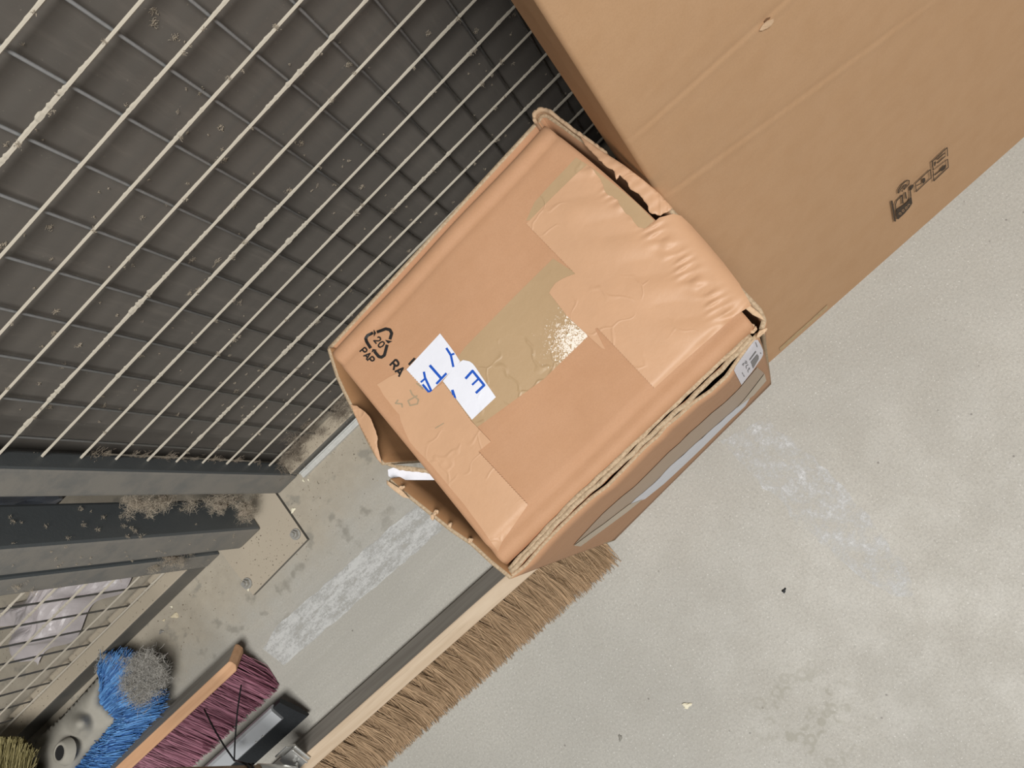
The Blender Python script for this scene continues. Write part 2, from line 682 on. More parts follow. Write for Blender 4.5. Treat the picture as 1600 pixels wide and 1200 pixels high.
M_void = plain('cage_floor_dark', (0.045, 0.042, 0.038), 0.9, 0, 0.3, 20)

# ------------------------------------------------------------------ the setting
R = random.Random(5)
me = mesh('floor', [(-9, -9, 0), (9, -9, 0), (9, 9, 0), (-9, 9, 0)], [(0, 1, 2, 3)])
tag(link('floor', me, M_floor), kind='structure')

# worn white line on the floor and its scratched cross piece
lp = [(-0.775, 0.318), (-0.76, 0.336), (-0.70, 0.341)]
lp = ragged([(-0.785, 0.330), (-0.740, 0.342), (-0.40, 0.330), (0.9, 0.318), (2.2, 0.306)], 0.012, 0.0016, 1) + \
     ragged([(2.2, 0.252), (0.9, 0.262), (-0.40, 0.273), (-0.770, 0.286), (-0.785, 0.330)], 0.012, 0.0016, 2)[:-1]
o = sheet('floor_line', lp, lambda u, v: Vector((u, v, 0.0006)), M_line)
tag(o, 'straight worn white paint line on the floor passing under the torn box', 'floor marking')
sp = ragged([(-0.018, 0.10), (0.052, 0.08), (0.060, -0.06), (0.046, -0.175), (0.024, -0.215), (0.000, -0.165), (-0.014, -0.06), (-0.018, 0.10)], 0.012, 0.004, 3)[:-1]
o = sheet('floor_line', sp, lambda u, v: Vector((u, v, 0.0006)), M_scuff)
tag(o, 'scratched off white paint patch on the open floor below the torn box', 'floor marking')

# ------------------------------------------------------------------ cage
WZ0, WD = 0.0622, 0.0518


def dusty_wire(name, length, seed, amp=1.0, seg=0.0022):
    """horizontal wire along X from 0, dust heaped unevenly on its top"""
    r = np.random.RandomState(seed)
    n = int(length / seg)
    a = r.rand(n + 80)
    k1 = np.convolve(a, np.ones(40) / 40, 'same')
    k2 = np.convolve(r.rand(n + 80), np.ones(5) / 5, 'same')
    k3 = r.rand(n + 80)
    lump = np.clip((k1 - 0.47) * 9, 0, 1)
    V, Fc = [], []
    S = 7
    for i in range(n + 1):
        x = length * i / n
        h = 0.0003 + amp * lump[i + 30] * (0.0003 + 0.0012 * np.clip(k2[i] - 0.35, 0, 1) * 2 + 0.0013 * (k3[i] > 0.80))
        for k in range(S):
            t = 2 * math.pi * k / S + 0.3
            up = max(0.0, math.sin(t) * 0.8 + 0.35 - 0.2 * math.cos(t))
            rad = 0.0014 + h * up
            V.append((x, math.cos(t) * rad, math.sin(t) * rad))
    for i in range(n):
        for k in range(S):
            p, q = i * S + k, i * S + (k + 1) % S
            Fc.append((p, p + S, q + S, q))
    Fc.append(tuple(range(S)))
    Fc.append(tuple(range(n * S, n * S + S))[::-1])
    return mesh(name, V, Fc)


def lint(name, spots, mat, parent=None, seed=0, strands=16, size=0.006, rad=0.00022, flat=None):
    """fluffy grey fibres around the given spots, one stuff object"""
    r = random.Random(seed)
    V, Fc = [], []
    for s in spots:
        c, sc = Vector(s[0]), s[1]
        for _ in range(max(3, int(strands * sc))):
            p = c + Vector((r.gauss(0, 1), r.gauss(0, 1), r.gauss(0, 1))) * size * 0.45 * sc
            d = Vector((r.gauss(0, 1), r.gauss(0, 1), r.gauss(0, 1))).normalized()
            L = size * sc * r.uniform(0.4, 1.2)
            pts = []
            for k in range(4):
                pts.append(p.copy())
                d = (d + Vector((r.gauss(0, 1), r.gauss(0, 1), r.gauss(0, 1))) * 0.5).normalized()
                p = p + d * L / 3
            if flat:
                pts = [flat(q) for q in pts]
            rr = rad * r.uniform(0.7, 1.8)
            for k, q in enumerate(pts):
                t = (pts[min(k + 1, 3)] - pts[max(k - 1, 0)])
                t = t.normalized() if t.length > 1e-9 else Vector((1, 0, 0))
                u = t.orthogonal().normalized()
                w = t.cross(u)
                b = len(V)
                for m in range(3):
                    an = 2.094 * m
                    V.append(q + (u * math.cos(an) + w * math.sin(an)) * rr)
                if k:
                    for m in range(3):
                        Fc.append((b - 3 + m, b - 3 + (m + 1) % 3, b + (m + 1) % 3, b + m))
    o = link(name, mesh(name, V, Fc), mat, parent)
    tag(o, kind='stuff')
    return o


def clump(name, p, s, seed, mat, parent=None):
    """one matted lump of dust"""
    r = random.Random(seed)
    bm = bmesh.new()
    bmesh.ops.create_icosphere(bm, subdivisions=3, radius=1.0)
    off = [Vector((r.gauss(0, 1), r.gauss(0, 1), r.gauss(0, 1))).normalized() for _ in range(14)]
    for v in bm.verts:
        n = v.co.normalized()
        k = 1 + sum(max(0, n.dot(q) - 0.72) * 1.5 for q in off[:7]) - sum(max(0, n.dot(q) - 0.7) * 1.2 for q in off[7:]) + r.uniform(-0.10, 0.10)
        v.co = Vector((n.x * s[0], n.y * s[1], n.z * s[2])) * k + Vector(p)
    return from_bm(name, bm, mat, parent)


CAGE_TOP = 1.75
NH = 33


def panel(x0, x1, front, mesh_y, rail_h, stile_w, stile_d, v0, label, side, wz0, seed):
    """x0..x1 the inner opening along X; a stile on the open side(s), a bottom rail and welded wires"""
    t = thing('mesh_panel', label, 'fence panel', 'dusty wire mesh panels of the cage')
    sx = (x0 - stile_w, x0) if side < 0 else (x1, x1 + stile_w)
    box('stile', (sx[0], front, 0.0), (sx[1], front + stile_d, CAGE_TOP), M_post, t, 0.004)
    ox = (x1, x1 + stile_w) if side < 0 else (x0 - stile_w, x0)
    box('stile', (ox[0], front, 0.0), (ox[1], front + stile_d, CAGE_TOP), M_post, t, 0.004)
    box('bottom_rail', (x0, front + 0.001, 0.0), (x1, front + stile_d, rail_h), M_rail, t, 0.003)
    box('top_rail', (x0, front + 0.001, CAGE_TOP - 0.04), (x1, front + stile_d, CAGE_TOP), M_rail, t, 0.003)
    ms = [dusty_wire('wire', x1 - x0, seed + k) for k in range(4)]
    for m in ms:
        m.materials.append(M_wireh)
    for k in range(NH):
        z = wz0 + WD * k
        if z > CAGE_TOP - 0.05:
            break
        w = bpy.data.objects.new('wire', ms[(k * 3 + k // 4) % 4])
        COL.objects.link(w)
        w.parent = t
        w.location = (x0, mesh_y, z)
    vm = tube_mesh('wire', [(0, 0, rail_h), (0, 0, CAGE_TOP - 0.04)], 0.0016, 8)
    vm.materials.append(M_wirev)
    for p in vm.polygons:
        p.use_smooth = True
    x = v0
    while x - WD > x0 + 0.004:
        x -= WD
    while x < x1 - 0.004:
        w = bpy.data.objects.new('wire', vm)
        COL.objects.link(w)
        w.parent = t
        w.location = (x, mesh_y + 0.0034, 0)
        x += WD
    return t


p1 = panel(-0.561, 1.12, 0.506, 0.526, 0.022, 0.046, 0.028, -0.122, 'dusty wire mesh panel standing behind the torn cardboard box', -1, WZ0, 10)
p2 = panel(-1.72, -0.793, 0.502, 0.5255, 0.046, 0.036, 0.040, -0.9175, 'wire mesh panel standing behind the blue broom head', 1, 0.054, 20)

# upright between the two panels
post = thing('fence_post', 'square dark grey steel post bolted to the floor between mesh panels', 'post')
box('upright', (-0.716, 0.480, 0.008), (-0.664, 0.545, 1.85), M_post, post, 0.005)
bm = bmesh.new()
pc = [at(437, 775, .008), at(483, 840, .008), at(395, 930, .008), at(352, 880, .008)]
quad = [pc[0], pc[1], pc[2], Vector((-0.747, 0.50, 0.008))]
quad = [Vector((-0.6085, 0.53, 0)), Vector((-0.6085, pc[1].y, 0)), Vector((pc[2].x, pc[2].y, 0)), Vector((-0.752, 0.53, 0))]
vs = [bm.verts.new(p) for p in quad]
f = bm.faces.new(vs)
r_ = bmesh.ops.extrude_face_region(bm, geom=[f])
for v in r_['geom']:
    if isinstance(v, bmesh.types.BMVert):
        v.co.z = 0.0075
fplate = from_bm('foot_plate', bm, M_plate, post)
for px in ((460, 835), (384, 912)):
    c = at(px[0], px[1], 0.012)
    bm = bmesh.new()
    bmesh.ops.create_cone(bm, cap_ends=True, segments=20, radius1=0.0095, radius2=0.0092, depth=0.002, matrix=Matrix.Translation((c.x, c.y, 0.0085)))
    bmesh.ops.create_cone(bm, cap_ends=True, segments=6, radius1=0.0068, radius2=0.0064, depth=0.006, matrix=Matrix.Translation((c.x, c.y, 0.0125)) @ Matrix.Rotation(R.random(), 4, 'Z'))
    bmesh.ops.create_cone(bm, cap_ends=True, segments=12, radius1=0.0042, radius2=0.0036, depth=0.005, matrix=Matrix.Translation((c.x, c.y, 0.0175)))
    from_bm('bolt', bm, M_bolt, fplate)

# strip of pale metal lying along the bottom rail
a, b = at(479, 745), at(562, 665)
bm = bmesh.new()
add_box(bm, ((-0.553 + 0.25) / 2, 0.4985, 0.0035), (0.803, 0.008, 0.007), None, 0.0008)
add_box(bm, ((-0.553 + 0.25) / 2, 0.5035, 0.0050), (0.803, 0.002, 0.010), None, 0.0005)
o = from_bm('metal_strip', bm, M_strip)
tag(o, 'thin pale metal strip lying on the floor along the mesh panel bottom rail', 'strip')

# dark board standing behind the mesh, dust stuck to it
board = thing('dark_board', 'large dark grey dusty board standing behind the wire mesh', 'board')
BY = 0.5365
box('sheet', (-0.516, BY, 0.03), (1.25, BY + 0.012, 1.7), M_board, board, 0.002)
box('back_sheet', (-0.578, BY + 0.014, 0.0), (1.25, BY + 0.03, 1.7), M_board, board, 0.002)
rr = random.Random(8)
spots = []
for _ in range(420):
    x = rr.uniform(-0.515, 0.2)
    z = 0.04 + 0.78 * rr.random() ** 1.4
    dens = 1.0 if x < -0.1 else 0.5
    if rr.random() < dens:
        spots.append((Vector((x, BY - 0.001, z)), rr.choice((0.25, 0.3, 0.4, 0.5, 0.8))))
lint('dust_fluff', spots, M_dust, board, 3, 40, 0.004, 0.00012, lambda q: Vector((q.x, min(q.y, BY - 0.0003) if q.y > BY - 0.0013 else BY - 0.0013, q.z)))

# dust hanging in the mesh
spots = []
for k in range(NH):
    z = WZ0 + WD * k
    if z > 0.9: break
    for _ in range(9):
        x = rr.uniform(-0.55, 0.15)
        spots.append((Vector((x, 0.524, z + rr.uniform(-0.002, 0.004))), rr.choice((0.3, 0.4, 0.5, 0.7))))
lint('dust_fluff', spots, M_dust, p1, 4, 44, 0.004, 0.00012, lambda q: Vector((q.x, min(q.y, 0.5305), q.z)))
spots = []
for _ in range(40):
    spots.append((Vector((rr.uniform(-0.56, -0.3), 0.52 + rr.uniform(-0.01, 0.02), 0.03 + rr.random() ** 2 * 0.05)), rr.uniform(0.6, 1.6)))
for _ in range(26):
    spots.append((Vector((-0.565 + rr.uniform(-0.006, 0.01), 0.53 + rr.uniform(-0.004, 0.012), rr.uniform(0.06, 0.5))), rr.uniform(0.4, 1.1)))
lint('dust_fluff', spots, M_dustdark, p1, 5, 60, 0.010, 0.00014, lambda q: Vector((q.x, min(q.y, 0.5305), q.z)))
spots = []
for _ in range(70):
    z = rr.random() ** 0.8 * 0.55 + 0.02
    if rr.random() < 0.5:
        spots.append((Vector((-0.6635, rr.uniform(0.482, 0.54), z)), rr.choice((0.3, 0.4, 0.6))))
    else:
        spots.append((Vector((rr.uniform(-0.714, -0.666), 0.4795, z)), rr.choice((0.2, 0.25, 0.3))))
for _ in range(12):
    spots.append((Vector((-0.66 + rr.uniform(-0.004, 0.03), 0.525 + rr.uniform(-0.02, 0.02), 0.012 + 0.16 * rr.random() ** 2)), rr.uniform(0.8, 2.0)))
lint('dust_fluff', spots, M_dust, post, 6, 70, 0.006, 0.00010)
spots = []
for _ in range(46):
    z = 0.02 + 0.42 * rr.random()
    spots.append((Vector((-0.7925 + rr.uniform(-0.002, 0.028), 0.503 + rr.uniform(-0.002, 0.02), z)), rr.choice((0.4, 0.6, 0.9, 1.4))))
for _ in range(50):
    spots.append((Vector((rr.uniform(-1.4, -0.83), 0.546 + rr.uniform(0, 0.008), 0.012)), rr.uniform(0.4, 1.0)))
lint('dust_fluff', spots, M_dust, p2, 7, 60, 0.007, 0.00010)
# matted lumps wedged between the posts


def dust_clump(px, Y, s, seed, label):
    p = wall_at(px[0], px[1], Y)
    t = thing('dust_clump', label, 'dust', 'dust lumps beside the fence post')
    clump('core', p, [q * 0.55 for q in s], seed, M_dustdark, t)
    rk = random.Random(seed)
    sp = [(p + Vector((rk.gauss(0, s[0] * 0.6), rk.gauss(0, s[1] * 0.6), rk.gauss(0, s[2] * 0.6))), rk.uniform(0.6, 1.3)) for _ in range(14)]
    lint('fibres', sp, M_dust, t, seed, 90, 0.008, 0.00009)


for i, (px, Y, s, lab) in enumerate((((222, 787), 0.515, (.012, .010, .020), 'matted dust lump in the gap left of the fence post, upper one'),
                                     ((252, 782), 0.52, (.010, .010, .014), 'pale dust lump hanging in the gap beside the fence post'),
                                     ((345, 790), 0.51, (.016, .012, .020), 'brown dust lump low in the gap beside the fence post'),
                                     ((382, 797), 0.50, (.014, .012, .012), 'dust lump lying at the corner of the foot plate'),
                                     ((265, 874), 0.505, (.010, .008, .030), 'long dust lump hanging between the fence post and the left panel'))):
    dust_clump(px, Y, s, 30 + i, lab)

# behind the left panel: dark board, crumpled film, dirt
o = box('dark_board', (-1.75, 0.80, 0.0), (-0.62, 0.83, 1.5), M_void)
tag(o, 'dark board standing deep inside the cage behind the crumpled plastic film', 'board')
bm = bmesh.new()
NB = 46
VV = []
rb = random.Random(4)
folds = [(rb.uniform(0, 6.28), rb.uniform(4, 11), rb.uniform(0, 6.28), rb.uniform(0.3, 1)) for _ in range(9)]
for i in range(NB):
    row = []
    for j in range(NB):
        u, v = i / (NB - 1) * 2 - 1, j / (NB - 1) * 2 - 1
        rad = max(0.0, 1 - (u * u) ** 1.5) * max(0.0, 1 - (v * v) ** 1.5)
        h = sum(abs(math.sin((u * math.cos(a) + v * math.sin(a)) * f_ + ph)) * w for a, f_, ph, w in folds) / 5
        row.append(bm.verts.new((-1.045 + u * 0.15 + 0.02 * math.sin(5 * v), 0.650 + v * 0.062 + 0.012 * math.sin(7 * u + 1), 0.008 + rad * (0.018 + 0.042 * h))))
    VV.append(row)
for i in range(NB - 1):
    for j in range(NB - 1):
        bm.faces.new((VV[i][j], VV[i + 1][j], VV[i + 1][j + 1], VV[i][j + 1]))
o = from_bm('plastic_film', bm, M_bag)
tag(o, 'crumpled pale lilac plastic film lying inside the cage behind the left panel', 'film')
p = wall_at(22, 783, 0.60)
o = clump('plastic_film', p, (.02, .015, .05), 51, plain('blue_film', (0.32, 0.36, 0.44), 0.35))
tag(o, 'scrap of bluish film seen in the gap beside the fence post', 'film')

# ------------------------------------------------------------------ tall carton leaning on the cage
BX0, BX1, BH, BD = 0.100, 1.02, 1.118, 0.070


def big_pt(x, z, out=0.0):
    n = Vector((0, -1, LEAN)).normalized() if False else Vector((0, -1, -LEAN)).normalized()
    return Vector((x, BIG_Y0 + LEAN * z, z)) + Vector((0, -math.cos(math.atan(LEAN)), math.sin(math.atan(LEAN)))) * out


carton = thing('tall_carton', 'large flat brown carton with printed handling symbols leaning on the mesh', 'box')
c1a, c1b = lean_at(1040, 302), lean_at(1381, 56)
c2a, c2b = lean_at(1100, 112), lean_at(1219, 6)


def crease(x, z):
    h = 0.0
    for a, b, amp in ((c1a, c1b, 0.0006), (c2a, c2b, 0.0004)):
        t = (x - a.x) / (b.x - a.x)
        zz = a.z + (b.z - a.z) * t
        d = z - zz
        fade = 1.0 if t < 1 else max(0.25, 1 - (t - 1) * 2)
        h += amp * fade * (0.6 * math.exp(-((d + 0.004) / 0.003) ** 2) - math.exp(-((d - 0.001) / 0.0022) ** 2))
    h += 0.0025 * math.sin(x * 5 + 1) * math.sin(z * 4)
    return h


def edge_z(x):
    return [x[0]]


xs = list(np.linspace(BX0 + 0.004, BX1, 90))
zs = list(np.linspace(0.0, BH, 620))
P = []
hole = lean_at(1191, 36)
for z in zs:
    P.append([big_pt(BX0, z, -0.004), big_pt(BX0 + 0.0012, z, -0.0012 + crease(BX0, z) * 0.2)] + [big_pt(x, z, crease(x, z) * min(1, (x - BX0) / 0.02)) for x in xs])
shell('front_panel', P, 0, M_big, carton)
yb = lambda z: BIG_Y0 + LEAN * z + BD
P = [[Vector((BX0, BIG_Y0 + LEAN * z + 0.0042, z)), Vector((BX0 - 0.0006, BIG_Y0 + LEAN * z + 0.03, z)), Vector((BX0, yb(z), z))] for z in np.linspace(0, BH, 40)]
shell('side_panel', P, 0, M_big, carton, smooth=False)
P = [[Vector((BX1, BIG_Y0 + LEAN * z, z)), Vector((BX1, yb(z), z))] for z in (0, BH)]
shell('side_panel', P, 0, M_big, carton, smooth=False)
P = [[Vector((x, yb(z), z)) for x in (BX0, BX1)] for z in (0, BH)]
shell('back_panel', P, 0, M_big, carton, smooth=False)
P = [[Vector((x, y, BH - 0.001)) for x in (BX0, BX1)] for y in (BIG_Y0 + LEAN * BH, yb(BH) - 0.001)]
shell('top_panel', P, 0, M_big, carton, smooth=False)
# small torn hand slot with its raised paper
fp = [(1182, 45), (1184, 41), (1189, 33), (1193, 29), (1201, 25), (1202, 29), (1199, 36), (1194, 41), (1187, 45)]
cc = lean_at(1192, 35)
nrm = Vector((0, -math.cos(math.atan(LEAN)), math.sin(math.atan(LEAN))))
tflap = sheet('torn_flap', fp, lambda u, v: lean_at(u, v) + nrm * (0.0035 + 0.0012 * max(0, (u - v * 0.6 - 1165) / 12)), M_torn, carton, 2.0)
sheet('slot', [(1190, 30), (1194, 25.5), (1200, 24), (1199, 27), (1195, 29), (1191, 33)], lambda u, v: lean_at(u, v) + nrm * 0.0030, plain('slot_shade', (0.20, 0.11, 0.055), 0.9), carton)
S = 9.227


def icon(pts):
    return [(1380 + x / S, 220 + y / S) for x, y in pts]


L = [
    (icon([(88, 838), (140, 1140)]), 2.6),
    (icon([(172, 1105), (150, 985), (142, 900), (160, 840), (245, 750)]), 1.5),
    (icon([(350, 650), (365, 780)]), 1.7),
    (icon([(160, 965), (205, 935), (265, 895), (330, 840), (365, 770), (375, 800), (386, 875), (350, 935), (270, 1030), (180, 1112)]), None),
    (icon([(345, 640), (385, 603), (405, 615), (395, 650), (372, 685), (355, 690)]), None),
    (icon([(188, 735), (180, 690), (228, 612), (305, 545), (340, 550), (336, 600), (265, 680), (262, 660), (300, 605)]), 1.4),
    (icon([(188, 730), (205, 690), (250, 640), (290, 600)]), 1.3),
    (icon([(225, 690), (240, 715), (252, 700), (245, 690)]), None),
    (icon([(238, 760), (250, 880)]), 2.2),
    (icon([(283, 715), (298, 810)]), 2.2),
    (icon([(430, 590), (640, 392), (655, 510), (442, 710), (430, 590)]), 1.2),
    (icon([(530, 525), (555, 508), (572, 520), (572, 555), (545, 597), (532, 585)]), None),
    (icon([(445, 625), (515, 590)]), 1.0),
    (icon([(672, 275), (885, 75), (893, 200)]), 1.3),
    (icon([(668, 265), (685, 400)]), 1.6),
    (icon([(685, 400), (893, 240)]), 0.8),
    (icon([(893, 240), (903, 358), (695, 555), (683, 410)]), 1.4),
    (icon([(697, 285), (722, 268), (716, 335), (697, 348)]), None),
    (icon([(742, 250), (855, 148)]), 1.5),
    (icon([(742, 302), (855, 200)]), 1.5),
    (icon([(780, 415), (800, 370), (865, 310), (868, 345), (850, 385), (815, 412)]), None),
    (icon([(705, 472), (785, 410)]), 1.5),
]
hs = strokes('handling_symbols', L, lambda u, v: lean_at(u, v) + nrm * 0.0038, M_bigprint, carton)
L = [(icon([(196, 1040), (190, 1020), (205, 1005), (220, 1015), (215, 1040)]), 0.7), (icon([(240, 1000), (235, 975), (255, 960), (265, 980), (250, 1000)]), 0.7),
     (icon([(285, 960), (280, 935), (300, 920), (308, 940), (295, 958)]), 0.7), (icon([(320, 925), (318, 900), (335, 885), (350, 900)]), 0.7)]
strokes('symbol_lettering', L, lambda u, v: lean_at(u, v) + nrm * 0.0042, M_big, hs)
sheet('corner_tape', [(1217, 543), (1240, 522), (1266, 499), (1292, 475), (1292, 481), (1262, 508), (1240, 528), (1218, 548)],
      lambda u, v: lean_at(u, v) + nrm * 0.0011, plain('shiny_tape', (0.42, 0.28, 0.13), 0.15, 0, 0.3, 200, 0.5, 0.6), carton, 4.0)

# ------------------------------------------------------------------ torn box
BZ = 0.46
BOT = [Vector((-0.2235, 0.388, 0)), Vector((0.083, 0.398, 0)), Vector((0.0865, 0.111, 0)), Vector((-0.2233, 0.0915, 0))]   # back left, back right, front right, front left
tb = thing('torn_box', 'battered taped brown cardboard box with torn edges and recycling mark', 'box')
bl, br, fr, fl = (at(515, 547, BZ), at(846, 192, BZ), at(1180, 511, BZ), at(786, 884, BZ))


def line_d(p, a, b):
    """signed distance from line a-b in plan"""
    d = (b - a).xy.normalized()
    return d.x * (p.y - a.y) - d.y * (p.x - a.x)


def top_z(x, y):
    p = Vector((x, y, 0))
    db = line_d(p, br, bl)          # from the back fold, positive inward
    df = line_d(p, fl, fr)          # from the front fold, positive inward
    dr = line_d(p, fr, br)          # from the right edge
    z = BZ
    # rounded folds
    for d, r in ((db, 0.011), (df, 0.010)):
        if d < r:
            q = min(1.0, (r - d) / r)
            z -= r * (1 - math.sqrt(max(0.0, 1 - q * q))) * 0.85
    # scored lines inside the folds
    z -= 0.0016 * math.exp(-((db - 0.021) / 0.0035) ** 2)
    z += 0.0012 * math.exp(-((db - 0.013) / 0.006) ** 2)
    z -= 0.0020 * math.exp(-((df - 0.020) / 0.0042) ** 2)
    z += 0.0010 * math.exp(-((df - 0.010) / 0.005) ** 2)
    q = min(1.0, max(0.0, (0.025 - df) / 0.014))
    z -= 0.0030 * q * q * (3 - 2 * q)
    # slack middle
    z += 0.0022 * math.sin(x * 17 + 1.0) * math.sin(y * 15 + 0.4)
    z += 0.0011 * math.sin(x * 41 - y * 23)
    return z


NU, NV = 90, 90
P = []
for j in range(NV):
    v = j / (NV - 1)
    row = []
    a = bl.lerp(fl, v)
    b = br.lerp(fr, v)
    b = b + Vector((0.0075, 0.0045, 0)) * (4 * v * (1 - v))
    for i in range(NU):
        p = a.lerp(b, i / (NU - 1))
        row.append(Vector((p.x, p.y, top_z(p.x, p.y))))
    P.append(row)
# turn the front and back folds down into the box
d_in = (bl - fl).normalized()
lead = [[q + Vector((0, 0.0010 - 0.0 * k, -0.008 * k)) + d_in * (0.0004 * k) for q in P[0]] for k in (9, 6, 4, 2.4, 1.2)]
tail = [[q + d_in * (0.0022 * k) + Vector((0, 0, -0.006 * k)) for q in P[-1]] for k in (1.0, 2.0, 3.2, 5)]
lead = [[Vector((q.x, q.y, q.z)) for q in r] for r in lead]
shell('top_panel', lead + P + tail, 0.0036, M_box, tb, M_edge, offset=1.0)


def onto(off):
    def f(u, v):
        p = at(u, v, BZ)
        z = top_z(p.x, p.y) + off
        p2 = at(u, v, z)
        return Vector((p2.x, p2.y, z))
    return f


def wall(name, bottom, rim, bulge, thick, mat, n=60, m=14, parent=None, edge=M_edge, seed=0, wave=0.0):
    """upright board from a straight foot line to an uneven rim"""
    r = random.Random(seed)
    rp = resample(rim, n)
    P = []
    a, b = Vector(bottom[0]), Vector(bottom[1])
    out = Vector(((b - a).y, -(b - a).x, 0)).normalized()
    ph = r.uniform(0, 6)
    for j in range(m):
        t = j / (m - 1)
        row = []
        for i in range(n):
            q = a.lerp(b, i / (n - 1))
            w = t ** 1.6
            p = Vector((q.x + (rp[i].x - q.x) * w, q.y + (rp[i].y - q.y) * w, q.z + (rp[i].z - q.z) * t))
            p += out * bulge * math.sin(math.pi * t) * math.sin(math.pi * i / (n - 1))
            p += out * wave * t ** 3 * math.sin(i * 0.9 + ph) * math.sin(i * 0.23 + 1)
            row.append(p)
        P.append(row)
    return shell(name, P, thick, mat, parent, edge)


def rim(pxs, z):
    return [at(p[0], p[1], (p[2] if len(p) > 2 else z)) for p in pxs]


# back wall
wall('back_panel', (BOT[1], BOT[0]), rim([(842, 184), (512, 543)], 0.449), 0.004, 0.004, M_box, parent=tb)
# front wall: rim waves outwards, three more board edges show behind it
FR = [(797, 905), (822, 886), (850, 853), (878, 824), (900, 803), (925, 780), (950, 762), (985, 726), (1010, 700), (1030, 683), (1042, 668), (1062, 652), (1085, 631), (1112, 613), (1137, 590), (1158, 560), (1178, 533), (1186, 524)]
front = wall('front_panel', (BOT[3], BOT[2]), rim(FR, 0.450), 0.006, 0.0032, M_box, parent=tb, n=90)
F2 = [(799, 897), (830, 866), (860, 833), (900, 792), (950, 748), (1000, 702), (1040, 663), (1080, 628), (1115, 594), (1150, 560), (1178, 529)]
F3 = [(798, 892), (830, 858), (860, 825), (900, 783), (950, 738), (1000, 690), (1040, 650), (1080, 614), (1115, 580), (1150, 550), (1176, 527)]
foot = [Vector((BOT[3].x + .006, BOT[3].y + .012, 0.30)), Vector((BOT[2].x - .006, BOT[2].y + .012, 0.30))]
wall('flap', foot, rim(F2, 0.4515), 0.0, 0.0042, M_box, n=80, m=6, parent=tb, wave=0.0006, seed=2)
foot = [p + Vector((0, 0.005, 0)) for p in foot]
wall('flap', foot, rim(F3, 0.4515), 0.0, 0.0042, M_box, n=80, m=6, parent=tb, wave=0.0005, seed=3)
# left wall: two end flaps stand outwards and sag apart in the middle
LA = [(511, 545), (517, 565), (525, 590), (535, 612), (546, 634), (560, 660), (573, 690), (585, 712), (597, 727)]
LB = [(607, 752), (622, 766), (650, 788), (680, 812), (705, 832), (735, 852), (765, 880), (796, 905)]
mid = BOT[0].lerp(BOT[3], 0.50)
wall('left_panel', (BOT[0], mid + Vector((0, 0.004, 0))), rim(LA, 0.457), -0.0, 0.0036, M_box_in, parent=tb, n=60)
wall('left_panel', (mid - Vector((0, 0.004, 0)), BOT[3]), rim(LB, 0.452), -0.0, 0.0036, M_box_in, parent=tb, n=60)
# bottom and the inner flap under the lid
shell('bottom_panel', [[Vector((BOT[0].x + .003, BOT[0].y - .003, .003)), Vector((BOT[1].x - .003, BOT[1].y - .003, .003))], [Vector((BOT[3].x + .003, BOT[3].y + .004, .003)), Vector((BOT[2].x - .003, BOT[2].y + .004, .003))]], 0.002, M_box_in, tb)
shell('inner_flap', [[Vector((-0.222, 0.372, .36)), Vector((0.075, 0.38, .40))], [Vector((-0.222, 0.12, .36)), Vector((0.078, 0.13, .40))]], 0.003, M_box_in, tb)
# right wall
RA = [(839, 187), (845, 178), (856, 177), (880, 193), (905, 211), (940, 236), (975, 259), (1005, 282), (1030, 303), (1050, 325), (1064, 340), (1080, 358), (1102, 384), (1125, 411), (1150, 440), (1175, 466), (1190, 482), (1198, 500), (1194, 515)]
wall('right_panel', (BOT[2], BOT[1]), rim(RA[::-1], 0.452), 0.0, 0.0042, M_box, parent=tb, n=110)
# corner curl at the back
cr = [(836, 194), (833, 186), (836, 177), (844, 171), (854, 171), (864, 176), (878, 187), (900, 204), (925, 222), (950, 240)]
P = []
pts = resample(rim(cr, 0.455), 50)
rq = random.Random(2)
for k, (dz, sh) in enumerate(((-0.030, 0.0), (-0.012, 0.0004), (0.0, 0.0), (0.0045, 0.0))):
    P.append([p + Vector((0, 0, dz + (rq.uniform(-0.0015, 0.002) if k == 3 else 0))) for p in pts])
shell('torn_rim', P, 0.003, M_torn, tb, M_torn, offset=1.0)
# paper layer torn off the left rim
lt = ragged([(548, 632), (558, 634), (570, 643), (580, 655), (586, 670), (590, 682), (590, 698), (595, 716)], 4, 0.7, 6) + [(596, 724), (590, 718), (578, 695), (565, 672), (555, 650)]
sheet('torn_paper', lt, lambda u, v: at(u, v, 0.462 + 0.002 * math.sin(u * 0.11)), M_paper, tb, 3.0, 0.0006)
lt = ragged([(600, 724), (625, 735), (650, 737), (690, 742)], 5, 1.0, 6) + [(690, 736), (650, 730), (615, 726), (597, 717)]
sheet('flap_fold', lt, lambda u, v: at(u, v, 0.448 - 0.0004 * (u - 600)), M_edge, tb, 4.0, 0.003)
wt = [(606, 734), (616, 730), (650, 736), (686, 742), (688, 750), (650, 750), (618, 750), (607, 744)]
sheet('tape_end', wt, lambda u, v: at(u, v, 0.446 - 0.0004 * (u - 600)), M_white, tb, 4.0)
# white tape showing under the lid edge
wt = ragged([(622, 657), (617, 664), (617, 674), (628, 684), (638, 690)], 4, 0.8, 9) + [(648, 690), (636, 670), (628, 655)]
sheet('tape_end', wt, lambda u, v: at(u, v, 0.4525), M_white, tb, 4.0)
wt = ragged([(648, 700), (654, 712), (664, 722), (670, 728)], 4, 1.2, 10) + [(676, 726), (664, 708), (652, 694)]
sheet('tape_end', wt, lambda u, v: at(u, v, 0.4522), M_white, tb, 4.0)
sheet('tape_end_print', [(646, 699), (652, 698), (660, 708), (655, 711)], lambda u, v: at(u, v, 0.4530), M_blue, tb)
